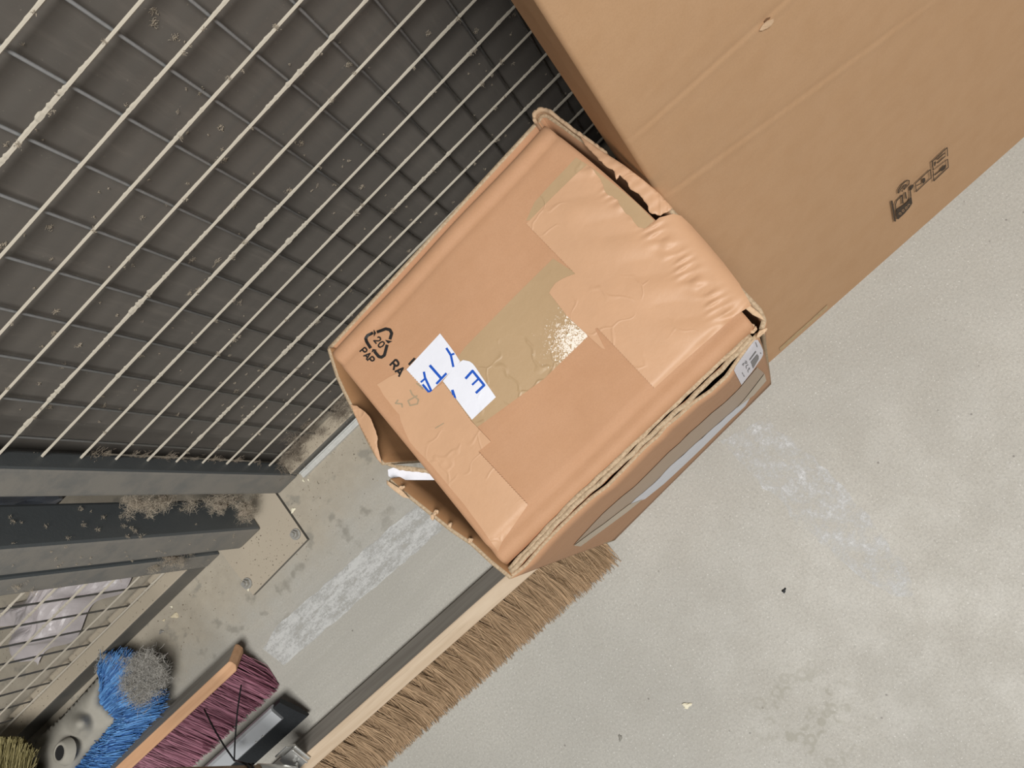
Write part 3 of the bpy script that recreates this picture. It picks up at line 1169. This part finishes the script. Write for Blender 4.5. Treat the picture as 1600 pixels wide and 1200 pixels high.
# corrugation bits stuck to the lower left rim
for k, (x, y) in enumerate(((628, 762), (681, 800), (703, 820), (735, 845), (676, 808))):
    p = at(x, y, 0.4545)
    clump('torn_scrap', p, (0.0025, 0.002, 0.002), 60 + k, M_torn, tb)
lt = [(604, 750), (625, 763), (632, 770), (640, 779), (630, 777), (614, 765), (605, 757)]
sheet('torn_paper', lt, lambda u, v: at(u, v, 0.456), M_torn, tb, 4.0, 0.0008)

# tapes on the lid
c_strip = [(700, 578), (727, 542), (807, 460), (864, 404), (905, 430), (890, 450), (918, 526), (850, 592), (745, 668), (737, 657), (690, 600)]
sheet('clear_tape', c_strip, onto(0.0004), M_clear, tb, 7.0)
c2 = [(822, 345), (835, 316), (862, 286), (885, 262), (900, 246), (925, 262), (975, 300), (1000, 322), (1022, 345), (1005, 360), (985, 345), (960, 320)]
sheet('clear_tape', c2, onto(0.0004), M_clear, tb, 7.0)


def px8(pts):
    return [(540 + x / 6.1538, 480 + y / 6.1538) for x, y in pts]


w1 = px8([(908, 252), (980, 345), (1050, 440), (1100, 520), (1075, 560), (985, 645), (800, 830), (690, 720), (585, 600)])
w1 = w1[:-3] + w1[-3:]
wt1 = sheet('white_tape', w1, onto(0.0007), M_white, tb, 7.0)
w2 = px8([(1105, 522), (1130, 508), (1190, 520), (1222, 542), (1255, 585), (1300, 655), (1445, 865), (1215, 1082), (1140, 985), (1055, 870), (935, 710), (1010, 620)])
wt2 = sheet('white_tape', w2, onto(0.0010), M_white, tb, 7.0)
L = [(px8([(968, 392), (1012, 462), (1036, 575)]), 3.6), (px8([(1046, 446), (1010, 460)]), 3.0),
     (px8([(808, 558), (922, 688)]), 4.2), (px8([(872, 738), (970, 635)]), 3.6),
     (px8([(752, 620), (764, 680), (822, 802), (800, 815), (740, 742)]), 3.6), (px8([(722, 722), (768, 684)]), 3.0)]
strokes('tape_lettering', L, onto(0.0009), M_blue, wt1)
L = [(px8([(1152, 688), (1220, 612), (1332, 750), (1252, 826)]), 4.0), (px8([(1276, 690), (1216, 748)]), 3.2), (px8([(1025, 795), (1052, 880)]), 4.4)]
strokes('tape_lettering', L, onto(0.0012), M_blue, wt2)

lp_ = serrate((635, 577), (670, 614), 4.2, 1.3) + [(672, 613), (692, 598)] + serrate((693, 597), (737, 657), 4.2, 1.3) + [(767, 690), (748, 705)] + \
    serrate((748, 705), (827, 790), 4.6, 1.2) + [(800, 825), (785, 846), (778, 862), (750, 822), (725, 788), (700, 758), (672, 724), (650, 702), (640, 690), (633, 675), (626, 657)] + \
    ragged([(626, 657), (624, 648), (606, 626), (589, 601)], 6, 0.8, 4)[1:] + [(610, 588)]
pt1 = sheet('paper_tape', lp_, onto(0.0014), M_paper, tb, 6.0)
L = [(px8([(505, 890), (480, 925), (540, 930), (545, 965)]), 2.4), (px8([(620, 795), (640, 840), (700, 890), (690, 930), (620, 945), (600, 900), (690, 850)]), 2.4),
     (px8([(680, 730), (720, 760), (745, 790)]), 2.4), (px8([(860, 1165), (945, 1115)]), 1.6)]
for q_ in (L[:2], L[2:3], L[3:]):
    strokes('show_through', q_, onto(0.0017), M_faded, pt1)

RIMX = lambda y: float(np.interp(y, [0.10, 0.125, 0.171, 0.216, 0.238], [0.086, 0.0888, 0.0918, 0.0955, 0.0985]))


def tape_right(u, v):
    p = at(u, v, BZ)
    z = top_z(p.x, p.y) + 0.0014
    # puckered where it bridges to the wall
    e = RIMX(p.y) - p.x
    q = math.exp(-((e - 0.025) / 0.009) ** 2)
    z += q * (0.0011 * math.sin(p.y * 640 + 2.6 * math.sin(p.y * 130) + p.x * 260) + 0.0008 * math.sin(p.y * 310 - p.x * 120))
    z += 0.0012 * math.exp(-((e - 0.05) / 0.02) ** 2) * math.sin(p.y * 120 + p.x * 90)
    if e < 0.012:
        k = min(1.0, (0.012 - e) / 0.016)
        z -= 0.012 * (1 - math.sqrt(max(0.0, 1 - k * k)))
    z = max(z, top_z(p.x, p.y) + 0.0010) if e > 0.012 else z
    p2 = at(u, v, z)
    return Vector((p2.x, p2.y, z))


rp_ = serrate((822, 350), (898, 428), 4.6, -1.0) + ragged([(898, 428), (878, 436), (868, 442), (858, 458)], 6, 1.0, 5)[:-1] + \
    serrate((858, 458), (884, 492), 4.6, -0.8) + [(884, 492), (916, 522), (940, 544), (946, 546), (930, 514)] + serrate((932, 512), (1022, 607), 4.6, -1.2) + \
    [(1022, 607), (1060, 572), (1110, 528), (1150, 492), (1160, 486), (1174, 477), (1155, 443), (1131, 411), (1104, 379), (1080, 352), (1064, 337), (1052, 334), (1030, 340)] + \
    ragged([(1030, 340), (1007, 357), (997, 355), (987, 340), (975, 330), (965, 312), (947, 302), (940, 285), (927, 265), (917, 258)], 5, 1.3, 7)[1:] + [(900, 272), (860, 311)]
sheet('paper_tape', rp_, tape_right, M_paper, tb, 3.0)
fl_ = [(905, 212), (925, 225), (940, 236), (958, 247), (975, 258), (1005, 281), (1030, 302), (1051, 325)] + \
    ragged([(1051, 325), (1042, 332), (1032, 337), (1015, 332), (1010, 318), (998, 303), (985, 296), (978, 282), (968, 273), (963, 281), (960, 268), (943, 257), (930, 243), (915, 228), (905, 212)], 4, 1.1, 8)[1:-1]
sheet('paper_tape', fl_, lambda u, v: at(u, v, 0.4605 + 0.0035 * math.sin((u - 900) * 0.021) + 0.0003 * math.sin(u * 0.22 + v * 0.31) + 0.0012 * math.exp(-((u - 1035) / 12) ** 2) * math.sin(u * 0.5)), M_paper, tb, 4.0, 0.0008)
# crumpled corner at the right
cp = [(1160, 478), (1168, 474), (1184, 487), (1192, 495), (1194, 501), (1186, 497), (1176, 492)]
sheet('torn_paper', cp, lambda u, v: at(u, v, 0.458), M_torn, tb, 4.0, 0.0012)
for k, (x, y, s) in enumerate(((1172, 512, 0.0022), (1190, 520, 0.0026), (1178, 515, 0.002))):
    clump('torn_scrap', at(x, y, 0.452), (s * 1.6, s, s), 80 + k, M_torn, tb)

# print on the lid
L = [
    (px8([(300, 240), (385, 208), (425, 218), (442, 252), (425, 310)]), 4.6), (px8([(378, 315), (448, 328), (408, 350)]), None),
    (px8([(240, 395), (200, 330), (192, 300), (210, 272), (262, 246)]), 4.6), (px8([(268, 215), (292, 248), (272, 284)]), None),
    (px8([(398, 362), (372, 462), (345, 482), (318, 476), (276, 425)]), 4.6), (px8([(248, 436), (258, 402), (300, 412)]), None),
    (px8([(600, 546), (655, 486), (676, 496), (612, 562)]), None),
]
L += letters('20', (540 + 268 / 6.1538, 480 + 322 / 6.1538), (37 / 6.15, 44 / 6.15), (50 / 6.15, -43 / 6.15), 2.0, 0.98)
L += letters('PAP', (540 + 134 / 6.1538, 480 + 428 / 6.1538), (35 / 6.15, 42 / 6.15), (50 / 6.15, -42 / 6.15), 2.2, 1.02, 0.92)
L += letters('RA', (540 + 424 / 6.1538, 480 + 560 / 6.1538), (46 / 6.15, 58 / 6.15), (58 / 6.15, -58 / 6.15), 3.0, 1.06, 0.95)
strokes('printed_marks', L, onto(0.0017), M_black, tb)

# front wall: label, long white sticker, clear tape
fa, fb = BOT[3], BOT[2]
ft = rim(FR, 0.450)
fp0 = (fa + fb) / 2
ftm = (ft[6] + ft[10]) / 2
fn = (fb - fa).cross(ftm - fa).normalized()
if fn.y > 0: fn = -fn


def front_pt(off, back=0.0):
    def f(u, v):
        d = ray(u, v)
        dw = Vector((d @ CA, -(d @ CB), -(d @ CG)))
        s = (fp0 + fn * (0.0065 + off) - Vector((0, 0, H))).dot(fn) / dw.dot(fn)
        return Vector((0, 0, H)) + dw * s
    return f


def hug(o, off):
    m = o.modifiers.new('hug', 'SHRINKWRAP')
    m.target = front
    m.wrap_method = 'NEAREST_SURFACEPOINT'
    m.wrap_mode = 'ABOVE_SURFACE'
    m.offset = off


def px15(pts):
    return [(1140 + x / 15, 530 + y / 15) for x, y in pts]


ship = sheet('shipping_label', px15([(165, 770), (450, 430), (730, 150), (760, 130), (820, 140), (900, 270), (945, 380), (945, 480), (900, 560), (640, 850), (350, 1122)]), front_pt(0.002), M_label, tb, 6.0)
hug(ship, 0.0005)
L = [(px15([(585, 560), (765, 375), (780, 400), (600, 580)]), None), (px15([(620, 615), (800, 450), (835, 500), (830, 560), (670, 770)]), None)]
hug(strokes('label_bars', L, front_pt(0.002), M_grey, ship), 0.0009)
# E P C on the label
L = [(px15([(445, 625), (400, 655), (425, 690)]), 0.9), (px15([(425, 640), (445, 665)]), 0.8), (px15([(470, 580), (510, 590), (515, 640), (470, 640), (480, 600)]), 0.9),
     (px15([(550, 670), (490, 700), (500, 760)]), 0.9), (px15([(590, 745), (530, 800), (540, 850)]), 0.8), (px15([(560, 740), (580, 790)]), 0.8),
     (px15([(380, 835), (395, 880)]), 1.2), (px15([(410, 890), (430, 935)]), 1.2), (px15([(765, 190), (800, 300)]), 1.0), (px15([(870, 430), (890, 450)]), 1.6)]
hug(strokes('label_text', L, front_pt(0.002), M_grey, ship), 0.001)
hug(sheet('clear_tape', [(905, 862), (950, 812), (1000, 762), (1050, 712), (1100, 665), (1150, 618), (1192, 580), (1203, 590), (1159, 637), (1110, 678), (1060, 722), (990, 792), (950, 826)], front_pt(0.002), M_frontband, tb, 10.0), 0.0007)
hug(sheet('white_sticker', ragged([(990, 792), (1060, 722), (1110, 678), (1159, 637), (1181, 622)], 12, 0.8, 3) + [(1170, 640), (1150, 657), (1090, 714), (1040, 760), (1012, 784)], front_pt(0.002), M_frontlabel, tb, 6.0), 0.0010)
hug(sheet('clear_tape', [(1155, 641), (1180, 615), (1203, 590), (1205, 601), (1184, 623), (1166, 634)], front_pt(0.002), M_fronttape, tb, 6.0), 0.0012)
hug(sheet('clear_tape', [(905, 862), (950, 826), (988, 793), (1008, 784), (985, 805), (945, 838), (915, 862)], front_pt(0.002), M_fronttape, tb, 6.0), 0.0012)

# ------------------------------------------------------------------ brooms and squeegee


def bristles(name, roots, tips, mat, parent, n, seed, spread=0.006, rad=0.00035, tufts=None, sag=0.012, rows=5, zmin=0.0015):
    """n hairs from the block face (roots: x range, two edge points) to the tips; grouped in tufts that fan out"""
    r = random.Random(seed)
    (x0, x1), ra, rb = roots
    ta, tb_ = tips
    V, Fc = [], []
    nt = tufts or 40
    cols = [x0 + (x1 - x0) * (k + 0.5) / nt for k in range(nt)]
    per = max(1, n // (nt * rows))
    for ix, xc in enumerate(cols):
        for row in range(rows):
            t = (row + 0.5) / rows
            for _ in range(per):
                fan = r.gauss(0, 1)
                jx = r.gauss(0, 0.0022)
                tt = min(1, max(0, t + r.gauss(0, 0.05)))
                p0 = Vector((xc + jx + (0.5 if row % 2 else 0) * (x1 - x0) / nt * 0.8, 0, 0)) + ra.lerp(rb, tt)
                end = ta.lerp(tb_, min(1, max(0, tt + r.gauss(0, 0.12))))
                p1 = Vector((p0.x + fan * spread, 0, 0)) + end * 1.0
                ln = r.uniform(0.86, 1.06)
                p1 = p0 + (p1 - p0) * ln
                pts = []
                for k in range(4):
                    s = k / 3
                    q = p0.lerp(p1, s)
                    q.z -= sag * s * s
                    q.x += spread * 0.25 * math.sin(s * 3 + fan) * s
                    q.x = min(q.x, x1 + 0.012)
                    q.z = max(q.z, zmin + r.uniform(0, 0.002))
                    pts.append(q)
                rr_ = rad * r.uniform(0.7, 1.4)
                for k, q in enumerate(pts):
                    tdir = (pts[min(k + 1, 3)] - pts[max(k - 1, 0)]).normalized()
                    u = tdir.orthogonal().normalized()
                    w = tdir.cross(u)
                    b = len(V)
                    for m in range(3):
                        an = 2.094 * m
                        V.append(q + (u * math.cos(an) + w * math.sin(an)) * rr_)
                    if k:
                        for m in range(3):
                            Fc.append((b - 3 + m, b - 3 + (m + 1) % 3, b + (m + 1) % 3, b + m))
    o = link(name, mesh(name, V, Fc), mat, parent)
    tag(o, kind='stuff')
    return o


def block(name, x0, x1, e, d, w_, t, w, mat, parent, chamfer=0.0):
    """wooden block: e upper back edge, d bristle direction, w_ across direction (upwards); thickness t, width w"""
    outl = [(x0, 0), (x1 - chamfer * 0.35, 0), (x1, chamfer * 0.5), (x1, t - chamfer), (x1 - chamfer, t), (x0, t)] if chamfer else [(x0, 0), (x1, 0), (x1, t), (x0, t)]
    bm = bmesh.new()
    lo, hi = [], []
    for x, a_ in outl:
        p = e + d * a_
        hi.append(bm.verts.new((x, p.y, p.z)))
        p = p - w_ * w
        lo.append(bm.verts.new((x, p.y, p.z)))
    n = len(outl)
    for i in range(n):
        j = (i + 1) % n
        bm.faces.new((hi[i], hi[j], lo[j], lo[i]))
    bm.faces.ensure_lookup_table()
    bm.faces[0].material_index = 1
    bm.faces.new(hi)
    bm.faces.new(lo[::-1])
    bmesh.ops.bevel(bm, geom=list(bm.edges), offset=0.001, segments=1, affect='EDGES')
    return from_bm(name, bm, mat, parent)


def dirs(deg):
    t = math.radians(deg)
    return Vector((0, -math.cos(t), -math.sin(t))), Vector((0, -math.sin(t), math.cos(t)))


# long coir broom
d, w_ = dirs(32)
br1 = thing('push_broom', 'long broom with pale wooden block and brown bristles lying beside the torn box', 'broom')
e = Vector((0, 0.1482, 0.0600))
block('block', -1.16, -0.240, e, d, w_, 0.0245, 0.055, [M_wood1, M_woodgrey], br1)
fr_ = e + d * 0.0245
bristles('bristles', ((-1.155, -0.246), fr_ - w_ * 0.004, fr_ - w_ * 0.050), (fr_ - w_ * 0.004 + d * 0.078, fr_ - w_ * 0.045 + d * 0.072), M_coir, br1, 26000, 1, 0.0120, 0.00030, 38, 0.010, 5)
# clamp and pole of this broom
pa, pb = at(462, 1208, 0.075), at(60, 1223, 0.40)
dr_ = (pb - pa).normalized()
top = pa + dr_ * ((0.494 - pa.y) / dr_.y)
tube('pole', [pa + dr_ * 0.04, top], 0.0125, M_pole, br1, 14)
tube('socket', [pa, pa + dr_ * 0.02, pa + dr_ * 0.065], [0.009, 0.012, 0.0145], M_zinc, br1, 14)
bm = bmesh.new()
rot = Matrix.Rotation(math.radians(28), 4, 'X')
q0 = at(461, 1186, 0.066)
add_box(bm, q0, (0.036, 0.030, 0.003), rot, 0.001)
q1 = at(446, 1173, 0.076)
add_box(bm, q1, (0.026, 0.003, 0.020), rot @ Matrix.Rotation(math.radians(-38), 4, 'X'), 0.001)
q2 = at(470, 1178, 0.068)
add_box(bm, q2, (0.003, 0.030, 0.013), rot, 0.001)
for q_ in ((461, 1186), (443, 1182), (462, 1196)):
    bmesh.ops.create_cone(bm, cap_ends=True, segments=12, radius1=0.0034, radius2=0.003, depth=0.006, matrix=Matrix.Translation(at(q_[0], q_[1], 0.070)) @ rot)
from_bm('clamp', bm, M_zinc, br1)

# purple broom
d, w_ = dirs(34)
br2 = thing('purple_broom', 'broom with warm wooden block and purple bristles lying beside the squeegee', 'broom')
e = Vector((0, 0.332, 0.070))
block('block', -1.26, -0.797, e, d, w_, 0.0195, 0.046, [M_wood2, M_woodgrey], br2, 0.007)
fr_ = e + d * 0.0195
bristles('bristles', ((-1.255, -0.806), fr_ - w_ * 0.004, fr_ - w_ * 0.042), (fr_ - w_ * 0.004 + d * 0.068 + Vector((0.012, 0, 0)), fr_ - w_ * 0.038 + d * 0.066 + Vector((0.012, 0, 0))), M_purple, br2, 5200, 2, 0.0045, 0.00060, 44, 0.006, 4)

# squeegee
d, w_ = dirs(24)
sq = thing('squeegee', 'floor squeegee with aluminium holder and black rubber blade between the brooms', 'squeegee')
a0, a1 = at(430, 1101, 0.040), at(390, 1136, 0.040)
s0 = at(449, 1112, 0.030)
R0 = at(478, 1118, 0.012)
e = Vector((0, 0.2385, 0.046))
prof = [(0.0, 0.0), (0.004, 0.0035), (0.024, 0.002), (0.026, -0.002), (0.024, -0.012), (0.003, -0.014), (-0.001, -0.008)]


def extrude(name, x0, x1, prof, mat, parent, skew=0.0):
    V, Fc = [], []
    for x, s in ((x0, 0), (x1, 1)):
        for a_, b_ in prof:
            p = e + d * a_ + w_ * b_
            V.append(Vector((x + (skew * a_ if s else 0), p.y, p.z)))
    n = len(prof)
    for i in range(n):
        j = (i + 1) % n
        Fc.append((i, j, n + j, n + i))
    Fc.append(tuple(range(n))[::-1])
    Fc.append(tuple(range(n, 2 * n)))
    bm = bmesh.new()
    bm.from_mesh(mesh(name, V, Fc))
    return from_bm(name, bm, mat, parent)


extrude('holder', -1.30, -0.797, prof, M_alu, sq)
extrude('blade', -1.31, -0.783, [(0.003, -0.003), (0.030, -0.004), (0.050, -0.006), (0.051, -0.013), (0.030, -0.016), (0.001, -0.013)], M_rubber, sq, 0.28)
for x in (-0.84, -0.855):
    p = e + d * 0.023 + w_ * 0.0022
    tag(clump('rivet', (x, p.y, p.z), (.0016, .0016, .0008), 3, M_zinc, sq))

# black cord hanging in a V over the purple bristles
k0 = at(366, 1188, 0.085)
cd = thing('cord', 'thin black cord hanging in a V over the purple bristles', 'cord')
tube('strand', resample([at(377, 1070, 0.058), at(371, 1110, 0.072), at(367, 1160, 0.082), k0], 12), 0.0013, M_cord, cd, 6)
tube('strand', resample([at(319, 1108, 0.056), at(335, 1140, 0.070), at(352, 1168, 0.080), k0], 12), 0.0014, M_cord, cd, 6)
loop = []
for k in range(26):
    a_ = k / 25 * 4 * math.pi
    q = pa + dr_ * (0.075 + 0.012 * k / 25)
    u = dr_.orthogonal().normalized()
    v_ = dr_.cross(u)
    loop.append(q + (u * math.cos(a_) + v_ * math.sin(a_)) * 0.0142)
tube('wrapping', loop, 0.0013, M_cord, cd, 6)
tube('strand', [k0, k0.lerp(loop[-1], 0.5), loop[-1]], 0.0016, M_cord, cd, 6)

# blue angle broom head
bb = thing('blue_broom', 'dusty grey plastic broom head with blue bristles lying against the cage', 'broom')
zt = 0.085
out = [(159, 1053), (163, 1062), (160, 1080), (158, 1096), (168, 1104), (187, 1122), (180, 1134), (160, 1155), (140, 1178), (122, 1200), (95, 1235), (60, 1265), (38, 1225), (42, 1182), (57, 1158), (96, 1122), (130, 1086)]
basep = [at(x, y, 0.03) for x, y in out]


def blue_top(u, v):
    # raised ridge along the middle, socket boss
    p = at(u, v, 0.06)
    z = 0.050
    for cx, cy, s, h in ((125, 1132, 15, 0.034), (103, 1174, 20, 0.022), (75, 1150, 30, 0.012), (140, 1095, 26, 0.010)):
        z += h * math.exp(-((u - cx) ** 2 + (v - cy) ** 2) / (s * s))
    for cx, cy, s, h in ((62, 1195, 14, 0.030)  , (128, 1142, 5, 0.008)):
        z -= h * math.exp(-((u - cx) ** 2 + (v - cy) ** 2) / (s * s))
    # fall towards the rim
    d_ = min(Vector((u - a_[0], v - a_[1])).length for a_ in resample([(x, y, 0) for x, y in out + [out[0]]], 60))
    z -= 0.026 * math.exp(-d_ / 5.0)
    return at(u, v, max(0.012, z))


head = sheet('head', out, blue_top, M_plastic, bb, 4.0, 0.004)
bm = bmesh.new()
c_ = blue_top(103, 1174)
axis = Matrix.Translation(c_ + Vector((0, 0, 0.004))) @ Matrix.Rotation(math.radians(-12), 4, 'X')
ring0 = []
for k in range(20):
    a_ = 2 * math.pi * k / 20
    ring0.append((math.cos(a_), math.sin(a_)))
prev = None
for r0, z0 in ((0.022, -0.006), (0.0165, 0.007), (0.0120, 0.0085), (0.0114, 0.007), (0.0110, -0.004)):
    cur = [bm.verts.new(axis @ Vector((c0 * r0 * 1.0, s0_ * r0, z0))) for c0, s0_ in ring0]
    if prev:
        for k in range(20):
            bm.faces.new((prev[k], prev[(k + 1) % 20], cur[(k + 1) % 20], cur[k]))
    prev = cur
from_bm('socket', bm, M_plastic, head, True)
bm = bmesh.new()
bmesh.ops.create_circle(bm, cap_ends=True, segments=20, radius=0.0115, matrix=axis @ Matrix.Translation((0, 0, 0.0072)))
from_bm('socket_shade_disc', bm, M_socket_shade, head)  # flat dark disc near the mouth, painted as the shade inside the socket


def blue_hairs(edge, ext, n, seed, zr, zt_, rad=0.0009):
    r = random.Random(seed)
    ea = resample([at(x, y, zr) for x, y in edge], 80)
    ta = resample([at(x, y, zt_) for x, y in ext], 80)
    V, Fc = [], []
    for _ in range(n):
        t = r.random()
        tq = round(t * 26) / 26 + r.gauss(0, 0.006)
        i = min(79, max(0, int(tq * 79)))
        j = min(79, max(0, int((tq + r.gauss(0, 0.03)) * 79)))
        p0 = ea[i] + Vector((r.gauss(0, .003), r.gauss(0, .003), r.uniform(-0.022, 0.004)))
        ln = r.uniform(0.55, 1.05)
        p1 = p0.lerp(ta[j] + Vector((r.gauss(0, .004), r.gauss(0, .004), r.uniform(-0.006, 0.02))), ln)
        pm = p0.lerp(p1, 0.5) + Vector((r.gauss(0, .002), r.gauss(0, .002), 0.010))
        pts = [p0, pm, p1]
        for k, q in enumerate(pts):
            q.z = max(q.z, 0.003)
            td = (pts[min(k + 1, 2)] - pts[max(k - 1, 0)]).normalized()
            u = td.orthogonal().normalized()
            w = td.cross(u)
            b = len(V)
            for m in range(3):
                V.append(q + (u * math.cos(2.094 * m) + w * math.sin(2.094 * m)) * rad * r.uniform(0.6, 1.2) * (1 if k < 2 else 0.5))
            if k:
                for m in range(3):
                    Fc.append((b - 3 + m, b - 3 + (m + 1) % 3, b + (m + 1) % 3, b + m))
    o = link('bristles', mesh('bristles', V, Fc), M_bluebr, bb)
    tag(o, kind='stuff')


blue_hairs([(160, 1055), (163, 1066), (160, 1082), (158, 1097), (170, 1106), (187, 1122)], [(172, 1022), (200, 1018), (225, 1035), (250, 1060), (260, 1090), (256, 1112)], 3000, 1, 0.045, 0.035)
blue_hairs([(187, 1122), (178, 1136), (160, 1156), (140, 1178), (122, 1200), (95, 1235)], [(256, 1108), (240, 1125), (222, 1150), (205, 1175), (190, 1200), (160, 1240)], 3400, 2, 0.045, 0.030)
# lint caught in the blue bristles
pp = []
rl = random.Random(12)
for _ in range(70):
    u, v = rl.uniform(200, 260), rl.uniform(1020, 1100)
    if (u - 228) ** 2 / 27 ** 2 + (v - 1060) ** 2 / 38 ** 2 < 1:
        pp.append((at(u, v, 0.052 + rl.uniform(-0.006, 0.008)), rl.uniform(0.8, 1.5)))
for _ in range(46):
    u = rl.uniform(150, 200)
    pp.append((at(u, 1030 + rl.uniform(-8, 22), 0.05), rl.uniform(0.2, 0.5)))
lint('dust_mat', pp, M_lint, bb, 9, 170, 0.011, 0.00015)

# straw whisk at the corner of the frame
wk = thing('straw_whisk', 'olive straw whisk lying at the foot of the cage beside the blue broom', 'brush')
r = random.Random(3)
V, Fc = [], []
ca = at(-25, 1215, 0.03)
for _ in range(1500):
    a0_ = r.uniform(-30, 44)
    p0 = at(a0_, r.uniform(1200, 1260), r.uniform(0.09, 0.11))
    p1 = at(a0_ + r.gauss(0, 8) + (4 if a0_ > 10 else 0), 1150 + abs(r.gauss(0, 10)) + max(0, a0_ - 20) * 0.9, r.uniform(0.085, 0.13))
    pts = [p0, p0.lerp(p1, 0.5) + Vector((0, 0, 0.006)), p1]
    for k, q in enumerate(pts):
        td = (pts[min(k + 1, 2)] - pts[max(k - 1, 0)]).normalized()
        u = td.orthogonal().normalized()
        w = td.cross(u)
        b = len(V)
        for m in range(3):
            V.append(q + (u * math.cos(2.094 * m) + w * math.sin(2.094 * m)) * 0.0007)
        if k:
            for m in range(3):
                Fc.append((b - 3 + m, b - 3 + (m + 1) % 3, b + (m + 1) % 3, b + m))
tag(link('straw', mesh('straw', V, Fc), M_olive, wk), kind='stuff')
tube('handle', [at(8, 1236, 0.10), at(2, 1330, 0.10)], 0.012, M_pole, wk, 12)

# ------------------------------------------------------------------ crumbs on the floor
crumbs = [((1073, 1102), 0.0060, M_flake, 'cream paint flake lying alone on the open floor', 'flake'),
          ((458, 797), 0.0050, M_flake, 'white chip lying on the floor beside the foot plate', 'chip'),
          ((274, 962), 0.0070, M_chip, 'curled wood chip on the dusty floor near the left panel', 'chip'),
          ((252, 987), 0.0045, M_bolt, 'small grey nut lying on the dusty floor near the left panel', 'nut'),
          ((256, 969), 0.0030, M_chip, 'tiny pinkish chip beside the curled wood chip', 'chip'),
          ((388, 921), 0.0028, M_flake, 'tiny white chip beside the left floor bolt', 'chip'),
          ((474, 751), 0.0026, M_flake, 'white crumb at the end of the pale metal strip', 'crumb'),
          ((482, 750), 0.0024, M_flake, 'second white crumb past the end of the pale metal strip', 'crumb'),
          ((268, 948), 0.0028, M_flake, 'white crumb lying close to the left panel rail', 'crumb'),
          ((1225, 923), 0.0034, M_rubber, 'dark round pebble on the open floor', 'pebble'),
          ((969, 1153), 0.0040, plain('pebble_grey', (0.26, 0.25, 0.22), 0.8), 'grey flat pebble on the floor near the broom', 'pebble')]
for i, (px, s, m, lab, cat) in enumerate(crumbs):
    z = 0.0085 if i == 5 else 0.001
    c = at(px[0], px[1], z)
    rk = random.Random(100 + i)
    bm = bmesh.new()
    bmesh.ops.create_icosphere(bm, subdivisions=2, radius=1.0)
    ph = rk.uniform(0, 6)
    for v in bm.verts:
        n = v.co.copy()
        k = 1 + 0.35 * math.sin(3 * math.atan2(n.y, n.x) + ph) + rk.uniform(-0.15, 0.15)
        v.co = Vector((n.x * s * k, n.y * s * 0.62 * k, max(-0.2, n.z) * s * 0.35 + (s * 0.25 * n.x if i == 2 else 0)))
        v.co.z += s * 0.08
    bmesh.ops.rotate(bm, verts=bm.verts, cent=(0, 0, 0), matrix=Matrix.Rotation(rk.uniform(0, 6), 3, 'Z'))
    bmesh.ops.translate(bm, verts=bm.verts, vec=c)
    o = from_bm(cat, bm, m)
    tag(o, lab, cat)

# loose dirt at the foot of the cage, far too fine to count
rd = random.Random(21)
V, Fc = [], []
for _ in range(2600):
    k_ = rd.random()
    if k_ < 0.45:
        x, y, z = rd.uniform(-1.3, -0.3), 0.495 - abs(rd.gauss(0, 0.045)), 0.0
    elif k_ < 0.6:
        x, y, z = rd.uniform(-1.3, -0.84), rd.uniform(0.506, 0.54), 0.046
    elif k_ < 0.72:
        x, y, z = rd.uniform(-0.55, -0.2), rd.uniform(0.509, 0.53), 0.022
    elif k_ < 0.80:
        x, y, z = rd.uniform(-0.745, -0.615), rd.uniform(0.41, 0.478), 0.0077
    else:
        x, y, z = rd.uniform(-1.4, -0.83), rd.uniform(0.548, 0.70), 0.0
    s_ = rd.choice((0.0004, 0.0005, 0.0006, 0.0009, 0.0014))
    b = len(V)
    a_ = rd.uniform(0, 6.3)
    for q in range(3):
        V.append((x + math.cos(a_ + 2.1 * q) * s_ * rd.uniform(0.6, 1.4), y + math.sin(a_ + 2.1 * q) * s_ * rd.uniform(0.6, 1.4), z + 0.0002))
    V.append((x, y, z + s_ * 0.8))
    Fc += [(b, b + 1, b + 3), (b + 1, b + 2, b + 3), (b + 2, b, b + 3)]
o = link('dirt', mesh('dirt', V, Fc), hair('dirt_crumbs', (0.12, 0.10, 0.075), (0.50, 0.44, 0.34), 0.9, 0.1))
tag(o, 'fine brown dirt crumbs strewn over the floor along the cage foot', 'dirt', None, 'stuff')
